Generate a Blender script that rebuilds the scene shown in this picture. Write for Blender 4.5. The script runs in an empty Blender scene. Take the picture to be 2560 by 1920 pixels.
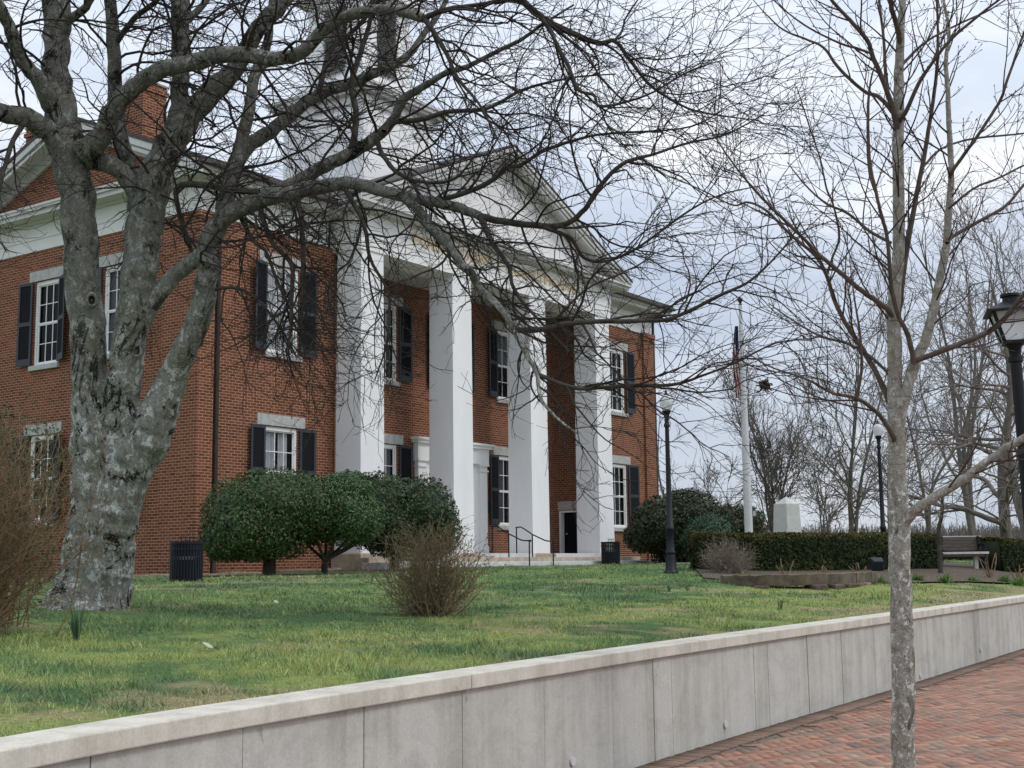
import bpy, math, random
import numpy as np
from mathutils import Matrix, Vector
S = bpy.context.scene
COL = S.collection
rng = np.random.default_rng(7)
random.seed(7)

# ------------------------------------------------------------------ camera
F = 3263.67; PITCH = 0.138168; ROLL = -0.0129222; YAW = 0.9593109
CAM = np.array([-23.155, -26.371, 0.1725])
fwd = np.array([math.sin(YAW)*math.cos(PITCH), math.cos(YAW)*math.cos(PITCH), math.sin(PITCH)])
rgt = np.array([math.cos(YAW), -math.sin(YAW), 0.0]); upv = np.cross(rgt, fwd)
R2 = math.cos(ROLL)*rgt + math.sin(ROLL)*upv; U2 = -math.sin(ROLL)*rgt + math.cos(ROLL)*upv
RM = np.array([R2, U2, fwd])
cd = bpy.data.cameras.new('camera'); cam = bpy.data.objects.new('camera', cd); COL.objects.link(cam)
cd.sensor_width = 36; cd.lens = 36*F/2560; cd.clip_end = 3000; cd.clip_start = 0.1
m = Matrix.Identity(4)
for i in range(3):
    m[i][0], m[i][1], m[i][2], m[i][3] = R2[i], U2[i], -fwd[i], CAM[i]
cam.matrix_world = m
S.camera = cam

# ------------------------------------------------------------------ world, sun, exposure
SUN_EL, SUN_AZ = math.radians(50), math.radians(14)      # azimuth measured from -Y towards +X
W = bpy.data.worlds.new('World'); S.world = W; W.use_nodes = True
nt = W.node_tree; nt.nodes.clear(); N = nt.nodes.new; LK = nt.links.new
out = N('ShaderNodeOutputWorld'); sky = N('ShaderNodeTexSky'); sky.sky_type = 'NISHITA'; sky.sun_disc = False
sky.sun_elevation = SUN_EL; sky.sun_rotation = math.pi - SUN_AZ; sky.air_density = 1.0; sky.dust_density = 2.0
bg1 = N('ShaderNodeBackground'); bg1.inputs[1].default_value = 0.10; LK(sky.outputs[0], bg1.inputs[0])
tc = N('ShaderNodeTexCoord'); mp = N('ShaderNodeMapping'); mp.inputs['Scale'].default_value = (1, 1, 3.2)
LK(tc.outputs['Generated'], mp.inputs[0])
nz = N('ShaderNodeTexNoise'); nz.inputs['Scale'].default_value = 2.6; nz.inputs['Detail'].default_value = 7; nz.inputs['Roughness'].default_value = .55
nz.inputs['Distortion'].default_value = .5
LK(mp.outputs[0], nz.inputs['Vector'])
cr_ = N('ShaderNodeValToRGB'); e = cr_.color_ramp.elements
e[0].position = .32; e[0].color = (.47, .535, .66, 1); e[1].position = .66; e[1].color = (.86, .88, .92, 1)
e2 = cr_.color_ramp.elements.new(.5); e2.color = (.60, .66, .76, 1)
LK(nz.outputs[0], cr_.inputs[0])
sx = N('ShaderNodeSeparateXYZ'); LK(tc.outputs['Generated'], sx.inputs[0])
mr = N('ShaderNodeMapRange'); mr.inputs[1].default_value = .0; mr.inputs[2].default_value = .95; mr.inputs[3].default_value = .92; mr.inputs[4].default_value = 1.9
LK(sx.outputs[2], mr.inputs[0])
bg2 = N('ShaderNodeBackground'); LK(cr_.outputs[0], bg2.inputs[0]); LK(mr.outputs[0], bg2.inputs[1])
mx = N('ShaderNodeMixShader'); mx.inputs[0].default_value = .90
LK(bg1.outputs[0], mx.inputs[1]); LK(bg2.outputs[0], mx.inputs[2]); LK(mx.outputs[0], out.inputs[0])
ld = bpy.data.lights.new('sun', 'SUN'); ld.energy = 1.1; ld.angle = math.radians(14); ld.color = (1, .95, .88)
sun = bpy.data.objects.new('sun', ld); COL.objects.link(sun)
sd = Vector((math.sin(SUN_AZ)*math.cos(SUN_EL), -math.cos(SUN_AZ)*math.cos(SUN_EL), math.sin(SUN_EL)))
sun.rotation_euler = sd.to_track_quat('Z', 'Y').to_euler()
S.view_settings.view_transform = 'Standard'; S.view_settings.look = 'None'
S.view_settings.exposure = 0.12; S.view_settings.gamma = 1
S.cycles.max_bounces = 6; S.cycles.transparent_max_bounces = 12

# ------------------------------------------------------------------ measuring helpers (photo is 2560 x 1920)
def ray(x, y): return RM.T @ np.array([(x-1280)/F, -(y-960)/F, 1.0])
def PD(x, y, D): return CAM + ray(x, y)*D
def PDn(xy, D):
    xy = np.asarray(xy, float); D = np.broadcast_to(np.asarray(D, float), (len(xy),))
    v = np.stack([(xy[:, 0]-1280)/F, -(xy[:, 1]-960)/F, np.ones(len(xy))], 1)*D[:, None]
    return CAM + v @ RM
def PX(x, y, X): r = ray(x, y); return CAM + r*((X-CAM[0])/r[0])
WX = np.array([-60, -30, -22, -20, -18.5, -16.4, -13.1, -9.7, -6.8, 1.9, 40, 120.]); WYv = np.array([-42, -25.9, -22.45, -21.68, -21.47, -21.27, -20.98, -20.80, -20.66, -20.13, -17.9, -14.])
_xs = np.linspace(-60, 120, 1801); _ys = np.interp(_xs, WX, WYv)
_k = np.exp(-0.5*(np.arange(-20, 21)/8.)**2); _k /= _k.sum(); _ys = np.convolve(np.pad(_ys, 20, 'edge'), _k, 'valid')
def wy(X): return np.interp(X, _xs, _ys)
PAVE = CAM[2]-1.60; CAPZ = CAM[2]-0.68
MND = [0., 0., 1., 0., 0.]
def sm(x, a, b): t = np.clip((x-a)/(b-a), 0, 1); return t*t*(3-2*t)
def gz(X, Y):
    dw = Y-wy(X)-.3
    L = 19-9*sm(X, -10, 5)-5*sm(X, 4, 13)
    t = np.clip(dw/L, 0, 1); h = -.02+.16*sm(X, -2, 9)
    q_ = ((X-MND[0])*MND[2]+(Y-MND[1])*MND[3])/2.6; p_ = ((X-MND[0])*-MND[3]+(Y-MND[1])*MND[2])/1.3
    return -.54+(.54+h)*(1-(1-t)**1.5)+MND[4]*np.exp(-q_**4-p_**2)
def gh(x, y):
    r = ray(x, y)
    for D in np.arange(4, 160, .03):
        P = CAM+r*D
        if P[2] < gz(P[0], P[1]): return P, D
    return P, D
def at(x, D):                      # ground point below image column x at depth D
    P = PD(x, 1405, D)
    for _ in range(4):
        v = RM @ (np.array([P[0], P[1], gz(P[0], P[1])])-CAM)
        P = PD(x, 960-F*v[1]/v[2], D)
    P[2] = gz(P[0], P[1]); return P
_p, _q = at(1830, 24.2), at(2170, 24.6); _c = (_p+_q)/2; _d = (_q-_p)/np.linalg.norm((_q-_p)[:2]); MND[:] = [_c[0], _c[1], _d[0], _d[1], .11]
# value noise on numpy arrays
_T = np.random.default_rng(3).random((256, 256))
def vn(x, y):
    xi = np.floor(x).astype(int); yi = np.floor(y).astype(int); fx = x-xi; fy = y-yi
    fx = fx*fx*(3-2*fx); fy = fy*fy*(3-2*fy)
    a = _T[xi % 256, yi % 256]; b = _T[(xi+1) % 256, yi % 256]; c = _T[xi % 256, (yi+1) % 256]; d = _T[(xi+1) % 256, (yi+1) % 256]
    return a*(1-fx)*(1-fy)+b*fx*(1-fy)+c*(1-fx)*fy+d*fx*fy
def fbm(x, y, o=4):
    s = 0; a = .5
    for i in range(o): s = s+a*vn(x*2**i+17*i, y*2**i+31*i); a *= .5
    return s/(1-.5**o)

# ------------------------------------------------------------------ materials
def mat(name):
    M = bpy.data.materials.new(name); M.use_nodes = True
    t = M.node_tree; b = t.nodes['Principled BSDF']; return M, t, b
def plain(name, col, rough=.7, metal=0, nscale=0, namt=.25, bump=0, spec=.5, detail=5, coord='Object', stretch=(1, 1, 1)):
    M, t, b = mat(name)
    b.inputs['Roughness'].default_value = rough; b.inputs['Metallic'].default_value = metal; b.inputs['Specular IOR Level'].default_value = spec
    b.inputs['Base Color'].default_value = (*col, 1)
    if nscale:
        tc = t.nodes.new('ShaderNodeTexCoord'); mp = t.nodes.new('ShaderNodeMapping'); mp.inputs['Scale'].default_value = stretch
        n = t.nodes.new('ShaderNodeTexNoise'); n.inputs['Scale'].default_value = nscale; n.inputs['Detail'].default_value = detail; n.inputs['Roughness'].default_value = .65
        r = t.nodes.new('ShaderNodeValToRGB'); q = r.color_ramp.elements
        q[0].position = .3; q[1].position = .7
        q[0].color = (*[max(0, c*(1-namt)) for c in col], 1); q[1].color = (*[min(1, c*(1+namt)) for c in col], 1)
        t.links.new(tc.outputs[coord], mp.inputs[0]); t.links.new(mp.outputs[0], n.inputs['Vector']); t.links.new(n.outputs[0], r.inputs[0]); t.links.new(r.outputs[0], b.inputs['Base Color'])
        if bump:
            bp = t.nodes.new('ShaderNodeBump'); bp.inputs['Strength'].default_value = bump; bp.inputs['Distance'].default_value = .02
            t.links.new(n.outputs[0], bp.inputs['Height']); t.links.new(bp.outputs[0], b.inputs['Normal'])
    return M
def ramp(t, stops, src):
    r = t.nodes.new('ShaderNodeValToRGB'); q = r.color_ramp.elements
    while len(q) > 1: q.remove(q[-1])
    q[0].position = stops[0][0]; q[0].color = (*stops[0][1], 1)
    for p, c in stops[1:]:
        x = q.new(p); x.color = (*c, 1)
    t.links.new(src, r.inputs[0]); return r.outputs[0]
def noise(t, vec, scale, detail=5, rough=.6, dist=0):
    n = t.nodes.new('ShaderNodeTexNoise'); n.inputs['Scale'].default_value = scale; n.inputs['Detail'].default_value = detail
    n.inputs['Roughness'].default_value = rough; n.inputs['Distortion'].default_value = dist
    t.links.new(vec, n.inputs['Vector']); return n.outputs[0]
def mapping(t, vec, scale=(1, 1, 1), rot=(0, 0, 0)):
    mp = t.nodes.new('ShaderNodeMapping'); mp.inputs['Scale'].default_value = scale; mp.inputs['Rotation'].default_value = rot
    t.links.new(vec, mp.inputs[0]); return mp.outputs[0]
def mixc(t, a, b, fac, mode='MIX'):
    x = t.nodes.new('ShaderNodeMix'); x.data_type = 'RGBA'; x.blend_type = mode
    for s, v in ((0, fac), (6, a), (7, b)):
        if hasattr(v, 'is_linked') or hasattr(v, 'node'): t.links.new(v, x.inputs[s])
        else: x.inputs[s].default_value = v if s == 0 else (*v, 1)
    return x.outputs[2]
def bumpn(t, b, h, s, d=.02):
    bp = t.nodes.new('ShaderNodeBump'); bp.inputs['Strength'].default_value = s; bp.inputs['Distance'].default_value = d
    t.links.new(h, bp.inputs['Height']); t.links.new(bp.outputs[0], b.inputs['Normal'])
def brickmat(name, stops, mortar, bw, bh, ms, rot=0, noisy=.35, bump=.5, stain=None, offset=.5, rough=.85, wob=.01, coord='UV'):
    M, t, b = mat(name); b.inputs['Roughness'].default_value = rough; b.inputs['Specular IOR Level'].default_value = .25
    tc = t.nodes.new('ShaderNodeTexCoord'); uv = mapping(t, tc.outputs[coord], rot=(0, 0, rot))
    wv = t.nodes.new('ShaderNodeTexNoise'); wv.inputs['Scale'].default_value = 3.0; t.links.new(uv, wv.inputs['Vector'])
    vm = t.nodes.new('ShaderNodeVectorMath'); vm.operation = 'MULTIPLY_ADD'; vm.inputs[1].default_value = (wob, wob, 0)
    t.links.new(wv.outputs['Color'], vm.inputs[0]); t.links.new(uv, vm.inputs[2])
    k = t.nodes.new('ShaderNodeTexBrick'); k.offset = offset; k.inputs['Scale'].default_value = 1; k.inputs['Brick Width'].default_value = bw; k.inputs['Row Height'].default_value = bh
    k.inputs['Mortar Size'].default_value = ms; k.inputs['Mortar Smooth'].default_value = .3; k.inputs['Color1'].default_value = (0, 0, 0, 1); k.inputs['Color2'].default_value = (1, 1, 1, 1); k.inputs['Mortar'].default_value = (.5, .5, .5, 1)
    t.links.new(vm.outputs[0], k.inputs['Vector'])
    bc = ramp(t, stops, k.outputs['Color'])
    n1 = noise(t, uv, 9, 6, .7); g = ramp(t, [(.25, (1-noisy,)*3), (.75, (1+noisy*.6,)*3)], n1)
    bc = mixc(t, bc, g, 1.0, 'MULTIPLY')
    n2 = noise(t, uv, .45, 5, .6); g2 = ramp(t, [(.3, (.70, .69, .68)), (.7, (1.20, 1.17, 1.15))], n2)
    bc = mixc(t, bc, g2, 1.0, 'MULTIPLY')
    mn = ramp(t, [(.3, tuple(c*.7 for c in mortar)), (.7, mortar)], noise(t, uv, 2.2, 5))
    cf = mixc(t, bc, mn, k.outputs['Fac'])
    if stain: cf = stain(t, cf, tc)
    t.links.new(cf, b.inputs['Base Color'])
    inv = t.nodes.new('ShaderNodeMath'); inv.operation = 'SUBTRACT'; inv.inputs[0].default_value = 1; t.links.new(k.outputs['Fac'], inv.inputs[1])
    bumpn(t, b, inv.outputs[0], bump, .012)
    return M
M_BRICK = brickmat('wall_brick', [(0, (.110, .033, .020)), (.3, (.165, .050, .027)), (.65, (.225, .074, .038)), (1, (.140, .041, .024))], (.43, .275, .175), .225, .080, .0105)
M_PAVE = brickmat('paver_brick', [(0, (.30, .125, .085)), (.25, (.24, .145, .105)), (.5, (.36, .155, .10)), (.72, (.165, .115, .095)), (.85, (.33, .18, .125)), (1, (.27, .11, .075))], (.10, .075, .055), .205, .102, .005, rot=.10, noisy=.3, bump=.6, rough=.75, wob=.012)
M_SOLD = brickmat('border_brick', [(0, (.16, .10, .075)), (.5, (.20, .125, .09)), (1, (.13, .085, .065))], (.08, .06, .045), .102, .40, .005, noisy=.3, offset=0, wob=.004)
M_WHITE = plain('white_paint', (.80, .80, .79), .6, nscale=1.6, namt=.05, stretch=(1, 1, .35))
M_FRZ = plain('frieze_paint_shaded', (.72, .72, .705), .65, nscale=1.6, namt=.07, stretch=(1, 1, .35))  # white paint greyed a little, shade under the cornice put into the colour
M_TRIM = plain('cornice_paint_shaded', (.54, .54, .52), .6, nscale=2.2, namt=.08)  # white trim greyed well down, soffit shade carried in the base colour
M_STUCCO = plain('column_stucco', (.79, .795, .80), .75, nscale=1.4, namt=.06, detail=8, stretch=(1, 1, .3))
M_SHUT = plain('shutter_frame_paint', (.022, .029, .038), .55, nscale=4, namt=.2)
M_LOUV = plain('shutter_louvre_shaded', (.0035, .0045, .007), .7, spec=.2)  # shutter colour taken near black, recess shade between slats painted in
M_STONE = plain('lintel_granite', (.40, .40, .385), .8, nscale=6, namt=.22, bump=.2)
M_STEP = plain('pale_step_stone', (.58, .59, .60), .8, nscale=3, namt=.12)
M_TAN = plain('tan_stone', (.40, .33, .25), .85, nscale=3, namt=.3, bump=.3)
M_ROOF = plain('dark_shingle', (.07, .06, .055), .9, nscale=9, namt=.4)
M_GUT = plain('brown_gutter_metal', (.040, .026, .022), .5, nscale=3, namt=.3)
M_BLACK = plain('black_painted_metal', (.006, .0065, .009), .5, spec=.3, nscale=5, namt=.3)
M_NAVY = plain('dark_blue_painted_metal', (.004, .006, .013), .5, spec=.3, nscale=5, namt=.3)
M_LAMPP = plain('dark_slate_painted_metal', (.005, .008, .013), .5, spec=.35, nscale=5, namt=.25)
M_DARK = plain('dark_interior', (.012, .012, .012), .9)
M_CURT = plain('curtain_cloth', (.72, .72, .70), .9, nscale=2, namt=.12, stretch=(3, 3, .3))
M_GCURT = plain('grey_curtain_cloth', (.20, .205, .21), .9, nscale=2, namt=.4, stretch=(3, 3, .3))
M_GOLD = plain('gold_leaf', (.62, .43, .20), .35, metal=.55)
M_OLDST = plain('weathered_stone', (.105, .082, .056), .9, nscale=4, namt=.6, bump=.5)
M_GREYST = plain('old_ledge_stone', (.24, .21, .15), .9, nscale=5, namt=.35, bump=.5)
M_MULCH = plain('bark_mulch', (.085, .058, .042), .95, nscale=22, namt=.6, bump=.8)
M_PATH = plain('pale_path_concrete', (.46, .42, .36), .9, nscale=2, namt=.15)
M_WOOD = plain('weathered_bench_wood', (.085, .070, .055), .75, nscale=6, namt=.35, stretch=(1, 1, 6))
M_PALEW = plain('sun_bleached_wood', (.5, .48, .45), .7, nscale=6, namt=.2)
M_MON = plain('pale_granite', (.47, .475, .455), .75, nscale=5, namt=.12)
M_POLE = plain('white_pole_paint', (.54, .55, .56), .4, nscale=2, namt=.06)
M_BRONZE = plain('bronze_plaque', (.10, .10, .085), .5, metal=.4, nscale=10, namt=.3)
def glassmat(name, tint=(1, 1, 1), base=.06):
    M, t, b = mat(name); t.nodes.remove(b); o = t.nodes['Material Output']
    tr = t.nodes.new('ShaderNodeBsdfTransparent'); gl = t.nodes.new('ShaderNodeBsdfGlossy'); gl.inputs['Roughness'].default_value = .03
    tr.inputs[0].default_value = (*tint, 1)
    lw0 = t.nodes.new('ShaderNodeFresnel'); lw0.inputs[0].default_value = 1.45
    lw = t.nodes.new('ShaderNodeMath'); lw.operation = 'MULTIPLY'; lw.inputs[1].default_value = .45; t.links.new(lw0.outputs[0], lw.inputs[0])
    mx = t.nodes.new('ShaderNodeMixShader'); t.links.new(lw.outputs[0], mx.inputs[0]); t.links.new(tr.outputs[0], mx.inputs[1]); t.links.new(gl.outputs[0], mx.inputs[2]); t.links.new(mx.outputs[0], o.inputs[0])
    return M
M_GLASS = glassmat('window_glass', (.8, .82, .85))
M_LGLASS, _t, _b = mat('frosted_lamp_glass'); _b.inputs['Base Color'].default_value = (.80, .81, .82, 1); _b.inputs['Roughness'].default_value = .25; _b.inputs['Transmission Weight'].default_value = .45

def concrete(name, base, streak):
    M, t, b = mat(name); b.inputs['Roughness'].default_value = .88; b.inputs['Specular IOR Level'].default_value = .25
    tc = t.nodes.new('ShaderNodeTexCoord'); o = tc.outputs['Object']
    c = ramp(t, [(.32, tuple(x*.82 for x in base)), (.50, base), (.68, tuple(min(1, x*1.10) for x in base))], noise(t, mapping(t, o, (1, 1, 1.3)), 2.6, 10, .72, .6))
    s = ramp(t, [(.36, (.66, .64, .60)), (.56, (1, 1, 1))], noise(t, mapping(t, o, (4.5, 4.5, .35)), 1.0, 6, .65))
    c = mixc(t, c, s, streak, 'MULTIPLY')
    p = ramp(t, [(.70, (1, 1, 1)), (.76, (.50, .48, .45))], noise(t, mapping(t, o, (1, 1, .5)), 7.5, 4, .55))
    c = mixc(t, c, p, .8, 'MULTIPLY')
    f = ramp(t, [(.3, (.9,)*3), (.7, (1.07,)*3)], noise(t, o, 60, 3)); c = mixc(t, c, f, 1, 'MULTIPLY')
    t.links.new(c, b.inputs['Base Color']); bumpn(t, b, noise(t, o, 30, 5), .15, .01)
    return M
M_CONC = concrete('wall_concrete', (.49, .482, .445), .50)
M_CAP = concrete('cap_concrete', (.60, .565, .49), .60)
def barkcol(t, o, ground, mid, pale, moss, dark, scale, pale_amt, band=0, dark_t=.70):
    n0 = noise(t, mapping(t, o, (1, 1, .55)), scale, 8, .65, .6)
    c = ramp(t, [(.30, ground), (.52, mid), (.72, tuple(x*1.15 for x in mid))], n0)
    n1 = noise(t, mapping(t, o, (1, 1, .8)), scale*.9, 10, .70, .25)
    c = mixc(t, c, pale, ramp(t, [(pale_amt, (0, 0, 0)), (pale_amt+.02, (1, 1, 1))], n1))
    n2 = noise(t, o, scale*.32, 4, .6, .5); n2b = noise(t, o, scale*2.2, 6, .7)
    ad = t.nodes.new('ShaderNodeMath'); ad.operation = 'MULTIPLY_ADD'; ad.inputs[1].default_value = .45; t.links.new(n2b, ad.inputs[0]); t.links.new(n2, ad.inputs[2])
    c = mixc(t, c, moss, ramp(t, [(.76, (0, 0, 0)), (.92, (.8, .8, .8))], ad.outputs[0]))
    n3 = noise(t, mapping(t, o, (1, 1, .6), (0, 0, 1)), scale*.28, 10, .80, .8)
    c = mixc(t, c, dark, ramp(t, [(dark_t-.03, (0, 0, 0)), (dark_t, (1, 1, 1))], n3))
    n5 = noise(t, o, scale*3.1, 8, .7, .3); c = mixc(t, c, pale, ramp(t, [(.585, (0, 0, 0)), (.61, (.8, .8, .8))], n5))
    c = mixc(t, c, ramp(t, [(.30, (.55, .55, .53)), (.50, (1, 1, 1)), (.70, (1.3, 1.3, 1.28))], noise(t, mapping(t, o, (1, 1, .6)), scale*4.5, 6, .75)), 1, 'MULTIPLY')
    if band:
        nb = noise(t, mapping(t, o, (2, 2, 26)), 1.6, 4, .6)
        c = mixc(t, c, dark, ramp(t, [(.60, (0, 0, 0)), (.68, (band,)*3)], nb))
    return c, n1
def barkmat(name, *p, high=None, z0=3.0, z1=5.2, **k):
    M, t, b = mat(name); b.inputs['Roughness'].default_value = .92; b.inputs['Specular IOR Level'].default_value = .15
    tc = t.nodes.new('ShaderNodeTexCoord'); o = tc.outputs['Object']; c, n1 = barkcol(t, o, *p, **k)
    if high:
        c2, _ = barkcol(t, o, *high, **k); sp_ = t.nodes.new('ShaderNodeSeparateXYZ'); t.links.new(o, sp_.inputs[0]); m_ = t.nodes.new('ShaderNodeMapRange'); m_.inputs[1].default_value = z0; m_.inputs[2].default_value = z1
        nn = noise(t, o, 2.2, 5, .7); a_ = t.nodes.new('ShaderNodeMath'); a_.operation = 'MULTIPLY_ADD'; a_.inputs[1].default_value = 2.2; t.links.new(nn, a_.inputs[0]); t.links.new(sp_.outputs[2], a_.inputs[2]); t.links.new(a_.outputs[0], m_.inputs[0])
        c = mixc(t, c, c2, m_.outputs[0])
    t.links.new(c, b.inputs['Base Color']); bumpn(t, b, n1, .8, .03)
    return M
M_BARK = barkmat('old_tree_bark', (.110, .107, .088), (.245, .243, .215), (.50, .51, .48), (.135, .135, .08), (.022, .019, .011), 10, .550, dark_t=.565,
    high=((.060, .056, .046), (.150, .147, .128), (.28, .285, .26), (.085, .085, .050), (.014, .012, .008), 13, .565), z0=3.4, z1=6.2)
M_THIN = plain('thin_limb_bark_shaded', (.050, .044, .034), .92, nscale=9, namt=.6, bump=.4)  # bark darkened, the shade on thin limbs is part of this colour
M_YTHIN = plain('young_thin_limb_bark', (.088, .064, .050), .88, nscale=9, namt=.5, bump=.3)
M_TWIG = plain('twig_bark', (.030, .022, .018), .9, nscale=3, namt=.4)
M_YBARK = barkmat('young_bark_low', (.14, .13, .10), (.33, .32, .28), (.66, .65, .61), (.15, .148, .09), (.05, .045, .036), 22, .55, dark_t=.60)
M_YBARK2 = barkmat('young_bark_high', (.19, .175, .14), (.33, .31, .265), (.50, .485, .44), (.22, .205, .15), (.055, .048, .038), 22, .55, band=.6, dark_t=.70)
M_YTWIG = plain('young_twig_bark', (.052, .030, .027), .85, nscale=3, namt=.4)
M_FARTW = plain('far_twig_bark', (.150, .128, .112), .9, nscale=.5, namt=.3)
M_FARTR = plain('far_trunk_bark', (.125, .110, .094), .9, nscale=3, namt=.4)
M_BUSHTW = plain('bush_twig_bark', (.21, .155, .088), .9, nscale=3, namt=.4)
M_BUSHR = plain('russet_twig_bark', (.165, .105, .055), .9, nscale=3, namt=.4)
M_DEADTW = plain('grey_dead_twig', (.22, .185, .145), .9, nscale=3, namt=.3)
def attrmat(name, rough=.6, spec=.3, trans=0):
    M, t, b = mat(name); a = t.nodes.new('ShaderNodeAttribute'); a.attribute_name = 'Col'
    t.links.new(a.outputs['Color'], b.inputs['Base Color']); b.inputs['Roughness'].default_value = rough; b.inputs['Specular IOR Level'].default_value = spec
    return M
M_LEAF = attrmat('shrub_leaf', .55, .3)
M_NEEDLE = attrmat('hedge_needle', .7, .2)
M_BLADE = attrmat('grass_blade', .6, .25)
M_LAWN, _t, _b = mat('lawn_soil_and_turf')
_a = _t.nodes.new('ShaderNodeAttribute'); _a.attribute_name = 'Col'; _tc = _t.nodes.new('ShaderNodeTexCoord')
_g = ramp(_t, [(.3, (.55, .55, .5)), (.7, (1.25, 1.25, 1.15))], noise(_t, _tc.outputs['Object'], 14, 8, .75))
_t.links.new(mixc(_t, _a.outputs['Color'], _g, 1, 'MULTIPLY'), _b.inputs['Base Color']); _b.inputs['Roughness'].default_value = .95; _b.inputs['Specular IOR Level'].default_value = .1
bumpn(_t, _b, noise(_t, _tc.outputs['Object'], 30, 6, .7), .6, .03)

M_JOINT = plain('joint_sand', (.15, .115, .09), .95, nscale=20, namt=.4)
M_PAVER, _t, _b = mat('brick_paver'); _a = _t.nodes.new('ShaderNodeAttribute'); _a.attribute_name = 'Col'; _tc = _t.nodes.new('ShaderNodeTexCoord')
_g = ramp(_t, [(.3, (.72, .72, .74)), (.7, (1.18, 1.16, 1.14))], noise(_t, _tc.outputs['Object'], 16, 7, .75)); _g2 = ramp(_t, [(.35, (.82, .82, .84)), (.65, (1.08, 1.06, 1.04))], noise(_t, _tc.outputs['Object'], .9, 4))
_t.links.new(mixc(_t, mixc(_t, _a.outputs['Color'], _g, 1, 'MULTIPLY'), _g2, 1, 'MULTIPLY'), _b.inputs['Base Color']); _b.inputs['Roughness'].default_value = .75; _b.inputs['Specular IOR Level'].default_value = .3
bumpn(_t, _b, noise(_t, _tc.outputs['Object'], 60, 5, .7), .25, .01)

# ------------------------------------------------------------------ mesh helpers
def rawmesh(name, V, Q, mats, smooth=False, uv=True, col=None, mi=None):
    """V (n,3); Q list of arrays of faces, each (m,k)"""
    me = bpy.data.meshes.new(name); V = np.ascontiguousarray(V, np.float32)
    Q = [np.asarray(q, np.int32) for q in Q if len(q)]
    me.vertices.add(len(V)); me.vertices.foreach_set('co', V.ravel())
    li = np.concatenate([q.ravel() for q in Q]); ks = np.concatenate([np.full(len(q), q.shape[1], np.int32) for q in Q])
    st = np.concatenate([[0], np.cumsum(ks)[:-1]]).astype(np.int32)
    me.loops.add(len(li)); me.loops.foreach_set('vertex_index', li)
    me.polygons.add(len(ks)); me.polygons.foreach_set('loop_start', st)
    if smooth: me.polygons.foreach_set('use_smooth', np.ones(len(ks), bool))
    if mi is not None: me.polygons.foreach_set('material_index', np.asarray(mi, np.int32))
    me.update(calc_edges=True)
    if uv:
        nrm = np.zeros(len(ks)*3, np.float32); me.polygons.foreach_get('normal', nrm); nrm = np.abs(nrm.reshape(-1, 3))
        ax = np.repeat(nrm.argmax(1), ks); P = V[li]
        U = np.where(ax[:, None] == 0, P[:, [1, 2]], np.where(ax[:, None] == 1, P[:, [0, 2]], P[:, [0, 1]]))
        me.uv_layers.new(name='UVMap').data.foreach_set('uv', np.ascontiguousarray(U, np.float32).ravel())
    if col is not None:
        ca = me.color_attributes.new('Col', 'FLOAT_COLOR', 'POINT'); c4 = np.ones((len(V), 4), np.float32); c4[:, :3] = col
        ca.data.foreach_set('color', c4.ravel())
    for mm in (mats if isinstance(mats, (list, tuple)) else [mats]): me.materials.append(mm)
    return me
def link(name, me, parent=None):
    o = bpy.data.objects.new(name, me); COL.objects.link(o)
    if parent is not None:
        o.parent = parent; o.matrix_parent_inverse = Matrix.Translation(-Vector(parent.location))
    return o
def tag(o, label=None, cat=None, group=None, kind=None):
    if label: o['label'] = label
    if cat: o['category'] = cat
    if group: o['group'] = group
    if kind: o['kind'] = kind
    return o
def thing(name, loc, label, cat, group=None):
    o = bpy.data.objects.new(name, None); COL.objects.link(o); o.location = [float(c) for c in loc]; o.empty_display_size = .2
    return tag(o, label, cat, group)
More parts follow.
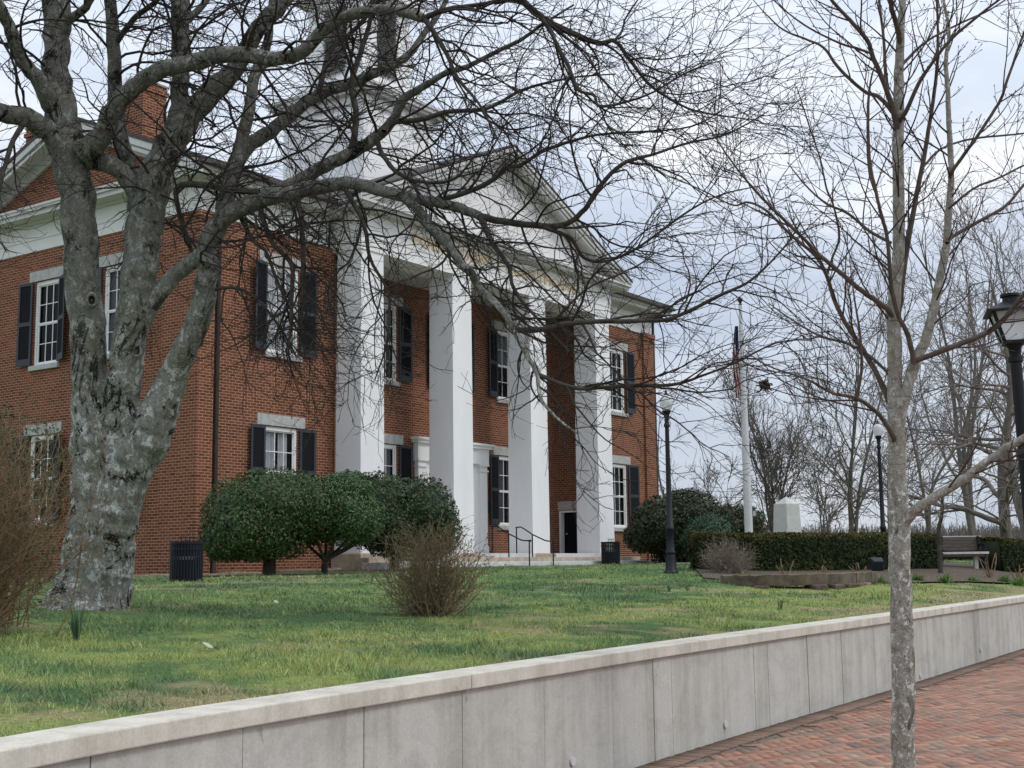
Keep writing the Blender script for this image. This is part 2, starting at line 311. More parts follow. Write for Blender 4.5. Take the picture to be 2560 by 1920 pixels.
class MB:
    def __init__(s): s.v = []; s.f = []; s.n = 0; s.mi = []
    def add(s, V, Fs, m=0):
        s.v += [tuple(float(c) for c in p) for p in V]
        for f in Fs: s.f.append(tuple(i+s.n for i in f)); s.mi.append(m)
        s.n += len(V)
    def box(s, a, b, T=None, m=0):
        x0, y0, z0 = a; x1, y1, z1 = b
        V = [(x0, y0, z0), (x1, y0, z0), (x1, y1, z0), (x0, y1, z0), (x0, y0, z1), (x1, y0, z1), (x1, y1, z1), (x0, y1, z1)]
        if T: V = [T(*p) for p in V]
        s.add(V, [(0, 3, 2, 1), (4, 5, 6, 7), (0, 1, 5, 4), (1, 2, 6, 5), (2, 3, 7, 6), (3, 0, 4, 7)], m)
    def quad(s, pts, T=None, m=0):
        if T: pts = [T(*p) for p in pts]
        s.add(pts, [tuple(range(len(pts)))], m)
    def prism(s, poly, d, T=None, m=0):      # poly: 3-D points, extruded by vector d
        n = len(poly); V = [tuple(p) for p in poly]+[tuple(np.add(p, d)) for p in poly]
        if T: V = [T(*p) for p in V]
        s.add(V, [tuple(range(n))[::-1], tuple(range(n, 2*n))]+[(i, (i+1) % n, (i+1) % n+n, i+n) for i in range(n)], m)
    def lathe(s, prof, c=(0, 0, 0), n=20, m=0, T=None):
        V = []; Fs = []
        for r, z in prof:
            for k in range(n):
                a = 2*math.pi*k/n; V.append((c[0]+r*math.cos(a), c[1]+r*math.sin(a), c[2]+z))
        for i in range(len(prof)-1):
            for k in range(n): Fs.append((i*n+k, i*n+(k+1) % n, (i+1)*n+(k+1) % n, (i+1)*n+k))
        Fs.append(tuple(range(n))[::-1]); Fs.append(tuple((len(prof)-1)*n+k for k in range(n)))
        if T: V = [T(*p) for p in V]
        s.add(V, Fs, m)
    def tube(s, P, r, n=8, m=0):
        V, Q = tubes(np.array(P, float)[None], np.broadcast_to(np.asarray(r, float), (len(P),))[None], n)
        s.add(V, [tuple(q) for q in Q], m); k = len(P)
        s.add(V[:n], [tuple(range(n))[::-1]], m); s.add(V[(k-1)*n:k*n], [tuple(range(n))], m)
    def build(s, name, mats, parent=None, smooth=False, bevel=0):
        me = bpy.data.meshes.new(name); me.from_pydata(s.v, [], s.f); me.update()
        for mm in (mats if isinstance(mats, (list, tuple)) else [mats]): me.materials.append(mm)
        me.polygons.foreach_set('material_index', np.asarray(s.mi, np.int32))
        n = len(me.polygons); nrm = np.zeros(n*3, np.float32); me.polygons.foreach_get('normal', nrm); nrm = np.abs(nrm.reshape(-1, 3))
        ks = np.zeros(n, np.int32); me.polygons.foreach_get('loop_total', ks); li = np.zeros(len(me.loops), np.int32); me.loops.foreach_get('vertex_index', li)
        P = np.array(s.v, np.float32)[li]; ax = np.repeat(nrm.argmax(1), ks)
        U = np.where(ax[:, None] == 0, P[:, [1, 2]], np.where(ax[:, None] == 1, P[:, [0, 2]], P[:, [0, 1]]))
        me.uv_layers.new(name='UVMap').data.foreach_set('uv', np.ascontiguousarray(U, np.float32).ravel())
        if smooth: me.shade_smooth() if hasattr(me, 'shade_smooth') else None
        o = link(name, me, parent)
        if smooth:
            try: me.set_sharp_from_angle(angle=math.radians(40))
            except Exception: pass
        if bevel:
            b = o.modifiers.new('bevel', 'BEVEL'); b.width = bevel; b.segments = 2; b.limit_method = 'ANGLE'
        return o
def tubes(P, R, n):
    """P (M,k,3), R (M,k) -> verts, quads"""
    M, k, _ = P.shape
    T = np.gradient(P, axis=1); T /= np.linalg.norm(T, axis=2, keepdims=True)+1e-9
    ref = np.where(np.abs(T[:, :1, 2:3]) > .85, np.array([1., 0, 0]), np.array([0, 0, 1.]))
    A = np.empty_like(P); a = np.cross(T[:, 0], ref[:, 0]); a /= np.linalg.norm(a, axis=1, keepdims=True)+1e-9; A[:, 0] = a
    for i in range(1, k):
        a = A[:, i-1]-T[:, i]*(A[:, i-1]*T[:, i]).sum(1, keepdims=True); a /= np.linalg.norm(a, axis=1, keepdims=True)+1e-9; A[:, i] = a
    B = np.cross(T, A); th = 2*np.pi*np.arange(n)/n
    V = P[:, :, None]+R[:, :, None, None]*(A[:, :, None]*np.cos(th)[:, None]+B[:, :, None]*np.sin(th)[:, None])
    base = (np.arange(M)*k*n)[:, None, None]; i = np.arange(k-1)[None, :, None]*n; j = np.arange(n)[None, None, :]; j2 = (j+1) % n
    Q = np.stack([base+i+j, base+i+j2, base+i+n+j2, base+i+n+j], -1).reshape(-1, 4)
    return V.reshape(-1, 3), Q
def tubemesh(name, sets, mats, parent=None, smooth=True):
    Vs = []; Qs = []; off = 0
    for P, R, n in sets:
        if len(P) == 0: continue
        V, Q = tubes(P, R, n); Vs.append(V); Qs.append(Q+off); off += len(V)
    return link(name, rawmesh(name, np.concatenate(Vs), Qs, mats, smooth, uv=False), parent)
def catmull(P, n):
    P = np.asarray(P, float); k = len(P); t = np.linspace(0, k-1, n); i = np.clip(t.astype(int), 0, k-2); f = (t-i)[:, None]
    p0 = P[np.clip(i-1, 0, k-1)]; p1 = P[i]; p2 = P[i+1]; p3 = P[np.clip(i+2, 0, k-1)]
    return .5*(2*p1+(p2-p0)*f+(2*p0-5*p1+4*p2-p3)*f**2+(3*p1-p0-3*p2+p3)*f**3)
def norm(v): return v/(np.linalg.norm(v, axis=-1, keepdims=True)+1e-9)
def spawn(P, R, spacing, lr, ang, k, gn, trop, rmul, rmax, rmin, t0=.1, taper=.3, rg=rng, shrink=.5, tend=1.0, curl=0):
    """side branches from polylines P (M,n,3): returns (m,k,3),(m,k)"""
    M, n, _ = P.shape
    seg = np.linalg.norm(np.diff(P, axis=1), axis=2); L = seg.sum(1)
    cnt = np.maximum(1, np.round(L*(tend-t0)/spacing)).astype(int)
    idx = np.repeat(np.arange(M), cnt); j = np.concatenate([np.arange(c) for c in cnt])
    t = t0+(tend-t0)*(j+rg.random(len(j)))/cnt[idx]; s = t*(n-1); i = np.clip(s.astype(int), 0, n-2); f = (s-i)
    p = P[idx, i]*(1-f)[:, None]+P[idx, i+1]*f[:, None]; r = R[idx, i]*(1-f)+R[idx, i+1]*f
    tan = norm(P[idx, i+1]-P[idx, i]); q = rg.normal(size=(len(j), 3)); q = norm(q-tan*(q*tan).sum(1, keepdims=True))
    a = np.radians(rg.uniform(*ang, len(j)))[:, None]; d = norm(tan*np.cos(a)+q*np.sin(a))
    ln = rg.uniform(*lr, len(j))*(1-shrink*t)
    out = np.empty((len(j), k, 3)); out[:, 0] = p; st = (ln/(k-1))[:, None]; tr = np.asarray(trop, float)
    bend = rg.normal(size=(len(j), 3))*curl
    for z in range(1, k):
        out[:, z] = out[:, z-1]+d*st; d = norm(d+rg.normal(size=d.shape)*gn+tr*(z/k)+bend)
    r0 = np.clip(r*rmul, rmin, rmax)
    return out, np.maximum(r0[:, None]*np.linspace(1, taper, k)[None], rmin*.7)
def leaves(C, Nn, size, asp, rg, cols, fold=0):
    """quads: centres C, normals Nn"""
    m_ = len(C); Nn = norm(Nn+rg.normal(size=(m_, 3))*.55); q = norm(np.cross(Nn, rg.normal(size=(m_, 3)))); b = np.cross(Nn, q)
    s = size*rg.uniform(.6, 1.35, m_)[:, None]
    V = np.stack([C-q*s, C-b*s*asp+Nn*s*.12, C+q*s, C+b*s*asp+Nn*s*.12], 1)
    return V.reshape(-1, 3), np.arange(4*m_).reshape(-1, 4), np.repeat(cols, 4, 0)

# ================================================================== SETTING
def lawncol(X, Y):
    n = fbm(X*.55+3, Y*.55+9, 4); n2 = fbm(X*1.7+40, Y*1.7+11, 4); n3 = fbm(X*.3+80, Y*.3+5, 3)
    dw = Y-wy(X)-.3
    g = np.array([.130, .205, .078]); dg = np.array([.078, .142, .060]); yg = np.array([.255, .300, .100]); tn = np.array([.34, .285, .17])
    c = dg+(g-dg)*sm(n*.6+fbm(X*4.3+5, Y*4.3+6, 3)*.4, .36, .60)[:, None]
    band = np.exp(-((dw-2.2)/1.9)**2)*.13+np.exp(-((dw-1.0)/1.2)**2)*.03
    n4 = fbm(X*5.5+15, Y*5.5+4, 3)
    c = c+(yg-c)*(sm(n2*.5+n*.2+n4*.3+band, .53, .68)*.9)[:, None]
    tanw = np.exp(-(dw/.8)**2)*.10+sm(X, -12, -4)*np.exp(-(dw/2.2)**2)*.16+.05*sm(dw, 9, 14)
    c = c+(tn-c)*(sm(fbm(X*.9+7, Y*.9+70, 5)*.6+fbm(X*4.1+3, Y*4.1+8, 3)*.4+tanw, .575, .73)*.8)[:, None]
    far = sm(dw, 30, 60)[:, None]; c = c*(1-far)+np.array([.16, .14, .08])*far
    return c
gx = np.concatenate([np.linspace(-60, -26, 30)[:-1], np.linspace(-26, 30, 340)[:-1], np.linspace(30, 120, 60)[:-1], np.linspace(120, 1500, 24)])
gd = np.concatenate([np.linspace(0, 26, 150)[:-1], np.linspace(26, 120, 40)[:-1], np.linspace(120, 1500, 18)])
GX, GD = np.meshgrid(gx, gd, indexing='ij'); wyc = wy(np.clip(GX, -60, 120)); GY = wyc+.30+GD
GZ = gz(np.clip(GX, -60, 120), np.clip(GX, -60, 120)*0+wyc+.30+GD)+(fbm(GX*1.3, GY*1.3, 3)-.5)*.03*(1-sm(GD, 15, 22))
a = np.arange(GX.size).reshape(GX.shape)
q = np.stack([a[:-1, :-1], a[1:, :-1], a[1:, 1:], a[:-1, 1:]], -1).reshape(-1, 4)
V = np.stack([GX, GY, GZ], -1).reshape(-1, 3)
lawn = link('lawn', rawmesh('lawn', V, [q], M_LAWN, True, col=lawncol(V[:, 0], V[:, 1])*.92)); tag(lawn, kind='structure')
# pavement on the street side, soldier course border along the wall
def strip(name, d0, d1, z, m_, x0=-60, x1=120, n=400):
    xs = np.linspace(x0, x1, n); A = np.stack([xs, wy(xs)+d0, np.full(n, z)], 1); B = np.stack([xs, wy(xs)+d1, np.full(n, z)], 1)
    i = np.arange(n-1); me = rawmesh(name, np.concatenate([A, B]), [np.stack([i+n, i+n+1, i+1, i], 1)], m_)
    return tag(link(name, me), kind='structure')
strip('pavement', .05, -60, PAVE-.012, M_JOINT)
bl, bw_ = .203, .1015; hx, hy = [], []; cs, sn = math.cos(math.radians(-52)), math.sin(math.radians(-52)); V = []; cc = []; prg = np.random.default_rng(12)
ii, jj = np.meshgrid(np.arange(-300, 300), np.arange(-80, 80), indexing='ij'); ii = ii.ravel(); jj = jj.ravel()
bu = np.concatenate([ii*bw_+jj*4*bw_*.5*2, ii*bw_+jj*4*bw_*.5*2+2*bw_]); bv = np.concatenate([ii*bw_, ii*bw_-bw_*0+0*ii]); vert = np.concatenate([np.zeros(len(ii), bool), np.ones(len(ii), bool)])
wu = np.where(vert, bw_, bl); wv = np.where(vert, bl, bw_)
bu = np.where(vert, np.concatenate([ii, ii])*bw_+np.concatenate([jj, jj])*4*bw_+2*bw_, bu); bv = np.where(vert, np.concatenate([ii, ii])*bw_-bw_, bv)
cu_, cv_ = bu+wu/2, bv+wv/2; ox, oy = -6., -24.
cx_ = ox+cu_*cs-cv_*sn; cy_ = oy+cu_*sn+cv_*cs
vv = np.stack([cx_-CAM[0], cy_-CAM[1], cx_*0+PAVE-CAM[2]], 1) @ RM.T
kp = (cy_ < wy(cx_)-.30) & (vv[:, 2] > 5) & (np.abs(vv[:, 0]/vv[:, 2]) < .85) & (vv[:, 2] < 45)
cu_, cv_, wu, wv = cu_[kp], cv_[kp], wu[kp], wv[kp]; n = len(cu_); gp = .003; ch_ = .0035
dz = prg.normal(size=n)*.0014; q8 = []
for k_, (su, sv) in enumerate(((-1, -1), (1, -1), (1, 1), (-1, 1))):
    for ins, zz in ((gp/2, -.008), (gp/2+ch_*.7, 0)):
        u_ = cu_+su*(wu/2-ins); v_ = cv_+sv*(wv/2-ins); q8.append(np.stack([ox+u_*cs-v_*sn, oy+u_*sn+v_*cs, PAVE+zz+dz], 1))
V = np.stack(q8, 1).reshape(-1, 3); b8 = np.arange(n)[:, None]*8
top = b8+[1, 3, 5, 7]; sd_ = np.concatenate([b8+[2*k_, (2*k_+2) % 8, (2*k_+3) % 8, 2*k_+1] for k_ in range(4)])
pal = np.array([(.33, .180, .132), (.28, .185, .140), (.37, .205, .150), (.19, .145, .122), (.33, .225, .170), (.32, .155, .110), (.25, .185, .150)]); pc = pal[prg.choice(7, n, p=[.22, .18, .18, .10, .12, .14, .06])]*(1+prg.uniform(-.15, .15, (n, 1)))*np.array([1.08, 1.05, .98])
tag(link('pavement_bricks', rawmesh('pavement_bricks', V, [np.concatenate([top, sd_])], M_PAVER, uv=False, col=np.repeat(pc, 8, 0))), kind='structure'); print('pavers', n)
# border course: bricks standing across, following the wall
xs = np.linspace(-20, 40, 6000); sl_ = np.concatenate([[0], np.cumsum(np.hypot(np.diff(xs), np.diff(wy(xs))))]); n = int(sl_[-1]/.105); bx0 = np.interp(np.arange(n)*.105, sl_, xs); bx1 = np.interp(np.arange(n)*.105+.102, sl_, xs); q8 = []
dz = prg.normal(size=n)*.0012
for (xa, d_) in ((bx0, -.215), (bx1, -.215), (bx1, .035), (bx0, .035)):
    for zz in (-.008, .003): q8.append(np.stack([xa, wy(xa)+d_, PAVE+zz+dz], 1))
V = np.stack(q8, 1).reshape(-1, 3); b8 = np.arange(n)[:, None]*8; top = b8+[1, 3, 5, 7]; sd_ = np.concatenate([b8+[2*k_, (2*k_+2) % 8, (2*k_+3) % 8, 2*k_+1] for k_ in range(4)])
pc = np.array([.20, .135, .10])*(1+prg.uniform(-.28, .22, (n, 1)))
tag(link('pavement_border', rawmesh('pavement_border', V, [np.concatenate([top, sd_])], M_PAVER, uv=False, col=np.repeat(pc, 8, 0))), kind='structure')

# ---------------- retaining wall with cap
rw = thing('retaining_wall', (-14, wy(-14), PAVE), 'long curved grey concrete retaining wall with pale cap between lawn and brick pavement', 'wall')
def pxu(xpx, ypx): r = ray(xpx, ypx); best = None; return r
def wall_x_for(xpx):              # world X where the wall face is seen at photo column xpx
    X = np.linspace(-22, 30, 3000); P = np.stack([X, wy(X), X*0+(PAVE+CAPZ)/2], 1)-CAM; v = P @ RM.T; px = 1280+F*v[:, 0]/v[:, 2]
    return float(X[np.argmin(np.abs(px-xpx))])
jts = [wall_x_for(x) for x in (231, 615, 919, 1166, 1371, 1542, 1643, 1689, 1777, 1817, 1895, 1929, 1996, 2028, 2084, 2113, 2193, 2324, 2364, 2400, 2454, 2547)]
jts = [-58, -44, -36, -31, -27, -24.6, -22.4, -20.6]+jts+list(np.arange(jts[-1]+1.3, 70, 1.6))
b = MB(); cap = MB()
def wallseg(bm, x0, x1, d0, d1, z0, z1):
    k = max(2, int((x1-x0)/.5)+1); xs = np.linspace(x0, x1, k); Yw = wy(xs); V = []
    for x, y in zip(xs, Yw): V += [(x, y+d0, z0), (x, y+d1, z0), (x, y+d1, z1), (x, y+d0, z1)]
    Fs = [(0, 3, 2, 1), tuple(4*(k-1)+i for i in range(4))]
    for i in range(k-1):
        for e in range(4): Fs.append((4*i+e, 4*i+(e+1) % 4, 4*i+4+(e+1) % 4, 4*i+4+e))
    bm.add(V, Fs)
for i in range(len(jts)-1): wallseg(b, jts[i]+.0035, jts[i+1]-.0035, .035+.006*(random.random()-.5), .28, PAVE-.1, CAPZ-.095)
wallseg(b, -58, 70, .05, .27, PAVE-.2, CAPZ-.1)
wb = b.build('wall_face', M_CONC, rw)
cj = [-58, -47, -38, -30, wall_x_for(-700), wall_x_for(1182), wall_x_for(2465), 22, 33, 45, 58, 70]; cj = sorted(cj)
for i in range(len(cj)-1): wallseg(cap, cj[i]+.004, cj[i+1]-.004, 0, .31, CAPZ-.095, CAPZ)
cap.build('wall_cap', M_CAP, rw, bevel=.008)
for xp, yp in ((1437, 1904), (1818, 1812), (2302, 1690), (2453, 1625)):
    X = wall_x_for(xp); r = ray(xp, yp); t_ = (wy(X)-CAM[1])/r[1]; zz = (CAM+r*t_)[2]; pb = MB()
    T = lambda x, y, z, X=X, zz=zz: (X+x, wy(X)+.03-z, zz+y)
    pb.lathe([(.026, 0), (.034, 0), (.034, .014), (.026, .014)], n=16, T=T); pb.build('drain_pipe', M_POLE, rw)

# ---------------- pale path and mulch bed
def groundpatch(name, poly_uv, m_, lift, nu=24, nv=6):
    """bilinear patch between two polylines A and B (lists of XY) draped on the ground"""
    A, B = [catmull(np.array([(*p, 0) for p in L], float), nu) for L in poly_uv]
    V = []
    for i in range(nu):
        for j in range(nv):
            p = A[i]+(B[i]-A[i])*j/(nv-1); V.append((p[0], p[1], gz(p[0], p[1])+lift))
    a = np.arange(nu*nv).reshape(nu, nv); q = np.stack([a[:-1, :-1], a[1:, :-1], a[1:, 1:], a[:-1, 1:]], -1).reshape(-1, 4)
    return link(name, rawmesh(name, np.array(V), [q], m_, True))
PATHC = p1 = [at(x, D)[:2] for x, D in ((1500, 38), (1600, 36.5), (1700, 34), (1810, 34.5), (1900, 38), (2000, 46))]
p2 = [at(x, D)[:2] for x, D in ((1500, 40.5), (1600, 39), (1700, 37), (1830, 37.5), (1930, 41), (2030, 49))]
tag(groundpatch('path', (p1, p2), M_PATH, .045), kind='structure')
p1 = [at(x, D)[:2] for x, D in ((1760, 27), (1850, 26.2), (2000, 25.6), (2200, 26.8), (2400, 29), (2560, 30), (2760, 33))]
p2 = [at(x, D)[:2] for x, D in ((1730, 32), (1850, 33), (2000, 33.5), (2200, 34.5), (2400, 36), (2560, 37), (2760, 38))]
tag(groundpatch('mulch_bed', (p1, p2), M_MULCH, .04, 40, 8), kind='structure')

tag(groundpatch('soil_bed', ([(-.75, -.02), (1.5, -.02), (3.5, -.02), (5.0, -.02)], [(-.9, -2.0), (.3, -3.5), (2.4, -4.2), (4.3, -3.6)]), plain('bare_soil', (.115, .085, .05), .95, nscale=7, namt=.6, bump=.6), .03, 30, 12), kind='structure')

# ================================================================== COURTHOUSE
BW, BD, BT = 24.62, 10.6, 9.69          # width, depth, top of brick
RY = 5.3                                 # ridge
ch = thing('courthouse', (0, 0, 0), 'two storey red brick courthouse with white square columns, pediment and cupola', 'building')
def wallholes(bm, u0, u1, z0, z1, holes, T, depth=.14, th=None):
    us = sorted({u0, u1, *[h[0] for h in holes], *[h[1] for h in holes]}); zs = sorted({z0, z1, *[h[2] for h in holes], *[h[3] for h in holes]})
    for i in range(len(us)-1):
        for j in range(len(zs)-1):
            uc, zc = (us[i]+us[i+1])/2, (zs[j]+zs[j+1])/2
            if any(h[0] < uc < h[1] and h[2] < zc < h[3] for h in holes): continue
            bm.quad([(us[i], 0, zs[j]), (us[i+1], 0, zs[j]), (us[i+1], 0, zs[j+1]), (us[i], 0, zs[j+1])], T)
    for a, b_, c, d in holes:
        bm.quad([(a, 0, c), (a, depth, c), (a, depth, d), (a, 0, d)], T); bm.quad([(b_, 0, c), (b_, 0, d), (b_, depth, d), (b_, depth, c)], T)
        bm.quad([(a, 0, c), (b_, 0, c), (b_, depth, c), (a, depth, c)], T); bm.quad([(a, 0, d), (a, depth, d), (b_, depth, d), (b_, 0, d)], T)
YB = 1.13; RX0, RX1 = 5.29, 19.05        # recess behind the columns
TF = lambda u, d, z: (u, d, z)
TBk = lambda u, d, z: (u, YB+d, z)
TS = lambda u, d, z: (d, u, z)
TR = lambda u, d, z: (BW-d, u, z)
TRec = lambda u, d, z: (RX1+d, u, z)
ZL0, ZL1, ZU0, ZU1 = 1.60, 4.12, 6.20, 8.74
WF = [(2.46, 3.75), (20.87, 22.16+.30)]; WF[1] = (21.13, 22.42)
WB = [(8.30-.04, 9.0-.04+.55), (15.12, 16.41)]; WB[0] = (8.21, 9.50-.48); WB[0] = (24.62-16.41, 24.62-15.12)
WC = (11.665, 12.955)
WSd = [(6.02, 7.22), (2.75, 4.00)]
wl = MB()
wallholes(wl, 0, RX0, -.3, BT, [(WF[0][0], WF[0][1], ZL0, ZL1), (WF[0][0], WF[0][1], ZU0, ZU1)], TF)
wl.build('front_wall', M_BRICK, ch); wl = MB()
wallholes(wl, RX1, BW, -.3, BT, [(WF[1][0], WF[1][1], ZL0, ZL1), (WF[1][0], WF[1][1], ZU0, ZU1)], TF)
wl.build('front_wall', M_BRICK, ch)
wl = MB()
hb = [(w[0], w[1], z0, z1) for w in WB for z0, z1 in ((ZL0, ZL1), (ZU0, ZU1))]+[(WC[0], WC[1], ZU0, ZU1), (11.35, 13.27, .57, 3.75)]
wallholes(wl, RX0, RX1, .3, BT+.2, hb, TBk)
wallholes(wl, 0, YB, .3, BT+.2, [(.06+.13, 1.10-.02, .57, 2.22)], TRec, depth=.25)
wl.quad([(RX0, 0, .3), (RX0, YB, .3), (RX0, YB, BT+.2), (RX0, 0, BT+.2)])
wl.build('recessed_wall', M_BRICK, ch)
wl = MB()
wallholes(wl, 0, BD, -.3, BT, [(w[0], w[1], z0, z1) for w in WSd for z0, z1 in ((ZL0, ZL1), (ZU0, ZU1))], TS)
wl.add([(0.01, 0, 10.6), (0.01, BD, 10.6), (0.01, BD, 11.10), (0.01, RY, 13.22), (0.01, 0, 11.10)], [(0, 1, 2, 3, 4)])
wl.quad([(.012, 0, BT), (.012, BD, BT), (.012, BD, 10.9), (.012, 0, 10.9)])
wl.build('side_wall', M_BRICK, ch)
wl = MB()
wl.quad([(BW, 0, -.3), (BW, BD, -.3), (BW, BD, BT), (BW, 0, BT)]); wl.quad([(0, BD, -.3), (BW, BD, -.3), (BW, BD, BT), (0, BD, BT)])
wl.add([(BW, 0, BT), (BW, BD, BT), (BW, BD, 10.8), (BW, RY, 13.1), (BW, 0, 10.8)], [(0, 1, 2, 3, 4)])
wl.build('rear_wall', M_BRICK, ch)
# corner pilasters with corbelled tops
for xa, xb, sgn in ((-.10, .46, 0), (BW-.74, BW+.10, 1)):
    pb = MB(); yb_ = 1.36 if not sgn else .6
    pb.box((xa, -.10, -.3), (xb, yb_, BT-.27)); pb.box((xa-.035, -.135, BT-.27), (xb+.035, yb_+.035, BT-.15)); pb.box((xa-.07, -.17, BT-.15), (xb+.07, yb_+.07, BT+.03))
    pb.build('corner_pilaster', M_BRICK, ch)

def window(u0, u1, z0, z1, T, style='dark', shutters=(1, 1), lintel=True, ajar=(.10, .10)):
    fr = MB(); w = u1-u0; h = z1-z0; fw = .085; d0, d1 = .05, .13
    fr.box((u0, d0, z0), (u0+fw, d1, z1), T); fr.box((u1-fw, d0, z0), (u1, d1, z1), T); fr.box((u0+fw, d0, z1-.11), (u1-fw, d1, z1), T); fr.box((u0+fw, d0, z0), (u1-fw, d1, z0+.07), T)
    a, b_, zb, zt = u0+fw, u1-fw, z0+.07, z1-.11; zm = (zb+zt)/2
    for (p, q_, dd) in ((zb, zm, .10), (zm, zt, .085)):
        sw = .035; e0, e1 = dd, dd+.03
        fr.box((a, e0, p), (a+sw, e1, q_), T); fr.box((b_-sw, e0, p), (b_, e1, q_), T); fr.box((a+sw, e0, q_-.035), (b_-sw, e1, q_), T); fr.box((a+sw, e0, p), (b_-sw, e1, p+.045), T)
        for i in (1, 2):
            x = a+sw+(b_-a-2*sw)*i/3; fr.box((x-.011, e0+.003, p+.045), (x+.011, e1-.003, q_-.035), T)
        z = (p+q_)/2; fr.box((a+sw, e0+.005, z-.011), (b_-sw, e1-.005, z+.011), T)
    f = fr.build('window', M_WHITE, ch)
    g = MB(); pts = [(a, .118, zb), (b_, .118, zb), (b_, .118, zt), (a, .118, zt)]; g.quad(pts[::-1] if T is TS else pts, T); g.build('pane', M_GLASS, f)
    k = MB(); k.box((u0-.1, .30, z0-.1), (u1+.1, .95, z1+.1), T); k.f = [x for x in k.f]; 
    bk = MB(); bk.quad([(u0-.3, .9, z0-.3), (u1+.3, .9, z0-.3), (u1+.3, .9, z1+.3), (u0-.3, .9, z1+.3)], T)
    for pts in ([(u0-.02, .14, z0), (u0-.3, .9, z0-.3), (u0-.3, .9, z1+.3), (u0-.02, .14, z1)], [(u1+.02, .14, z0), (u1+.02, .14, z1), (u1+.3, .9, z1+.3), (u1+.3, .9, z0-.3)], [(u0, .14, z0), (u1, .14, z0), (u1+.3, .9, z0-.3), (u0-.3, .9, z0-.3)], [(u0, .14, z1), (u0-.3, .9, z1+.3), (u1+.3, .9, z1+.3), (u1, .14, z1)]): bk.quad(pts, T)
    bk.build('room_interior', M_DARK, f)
    def curtain(x0, x1, za, zb_, m_, amp=.03, per=.11):
        c = MB(); n_ = max(8, int((x1-x0)/.022)); V = []
        for i in range(n_+1):
            x = x0+(x1-x0)*i/n_; d = .20+amp*math.sin(x*2*math.pi/per+1.3*math.sin(x*9))
            V += [T(x, d, za), T(x+.01*math.sin(x*31), d*1.0+.01, zb_)]
        c.add(V, [(2*i, 2*i+2, 2*i+3, 2*i+1) for i in range(n_)]); c.build('curtain', m_, f, smooth=True)
    if style == 'closed': curtain(a, b_, zb, zt, M_CURT, .02)
    elif style == 'half': curtain(a, a+(b_-a)*.44, zb, zt, M_CURT); curtain(a+(b_-a)*.54, a+(b_-a)*.86, zb, zt, M_CURT)
    elif style == 'sides': curtain(a+.02, a+(b_-a)*.42, zb, zt, M_GCURT, .045, .14); curtain(b_-(b_-a)*.36, b_-.02, zb, zt, M_GCURT, .045, .14)
    elif style == 'blind': curtain(a, b_, zm, zt, M_GCURT, .004, .4)
    sl = MB(); sl.box((u0-.09, -.09, z0-.15), (u1+.09, .05, z0-.004), T); sl.build('sill', M_STONE, f, bevel=.01)
    if lintel:
        l = MB(); l.box((u0-.30, -.022, z1+.02), (u1+.28, .10, z1+.33), T); l.build('lintel', M_STONE, f)
    for side, on in zip((-1, 1), shutters):
        if not on: continue
        s = MB(); W_ = .60; hx = u0-.03 if side < 0 else u1+.03; an = ajar[0 if side < 0 else 1]
        TT = lambda x, d, z: T(hx+side*x*math.cos(an), -.04-x*math.sin(an)+d, z)
        za, zb2 = z0+.03, z1-.0; st = .075; zm2 = za+(zb2-za)*.50
        s.box((0, -.035, za), (st, 0, zb2), TT); s.box((W_-st, -.035, za), (W_, 0, zb2), TT)
        for p, q_ in ((za, za+.20), (zm2-.06, zm2+.06), (zb2-.09, zb2)): s.box((st, -.034, p), (W_-st, -.001, q_), TT)
        so = s.build('shutter', M_SHUT, f)
        lv = MB()
        for p, q_ in ((za+.20, zm2-.06), (zm2+.06, zb2-.09)):
            nl = int((q_-p)/.055)
            for i in range(nl):
                z = p+(q_-p)*(i+.5)/nl
                lv.quad([(st, -.026, z-.032), (W_-st, -.026, z-.032), (W_-st, -.008, z+.028), (st, -.008, z+.028)], TT)
            lv.quad([(st, -.003, p), (W_-st, -.003, p), (W_-st, -.003, q_), (st, -.003, q_)], TT)
        lv.build('shutter_louvres', M_LOUV, f)
    return f
window(*WF[0], ZL0, ZL1, TF, 'half'); window(*WF[0], ZU0, ZU1, TF, 'closed', ajar=(.25, .12))
window(*WF[1], ZL0, ZL1, TF, 'dark', ajar=(.1, .25)); window(*WF[1], ZU0, ZU1, TF, 'sides')
for wdw in WB:
    window(*wdw, ZL0, ZL1, TBk, 'sides'); window(*wdw, ZU0, ZU1, TBk, 'blind')
window(*WC, ZU0, ZU1, TBk, 'sides')
for i, wdw in enumerate(WSd):
    window(*wdw, ZL0, ZL1, TS, 'dark', ajar=(.35, .1)); window(*wdw, ZU0, ZU1, TS, 'sides' if i else 'dark', ajar=(.35, .1))

# columns, plinths, floor and steps
CX = [5.18, 9.58, 13.98, 18.38]; CW = 1.06; CY0, CY1 = -1.125, -.12
for x in CX:
    c = MB(); t_ = .025
    V = [(x, CY0, .57), (x+CW, CY0, .57), (x+CW, CY1, .57), (x, CY1, .57), (x+t_, CY0+t_, 9.53), (x+CW-t_, CY0+t_, 9.53), (x+CW-t_, CY1-t_, 9.53), (x+t_, CY1-t_, 9.53)]
    c.add(V, [(0, 3, 2, 1), (4, 5, 6, 7), (0, 1, 5, 4), (1, 2, 6, 5), (2, 3, 7, 6), (3, 0, 4, 7)])
    co = c.build('column', M_STUCCO, ch, bevel=.012)
    c = MB(); c.box((x-.10, CY0-.10, .10), (x+CW+.10, CY1+.05, .565)); c.build('plinth', M_TAN, co, bevel=.015)
st = MB(); st.box((RX0, CY1+.06, .0), (RX1, YB, .57))
for i in range(3): st.box((CX[i]+CW+.11, -1.30, .0), (CX[i+1]-.11, CY1+.055, .572))
st.build('porch_floor', M_STEP, ch, bevel=.012)
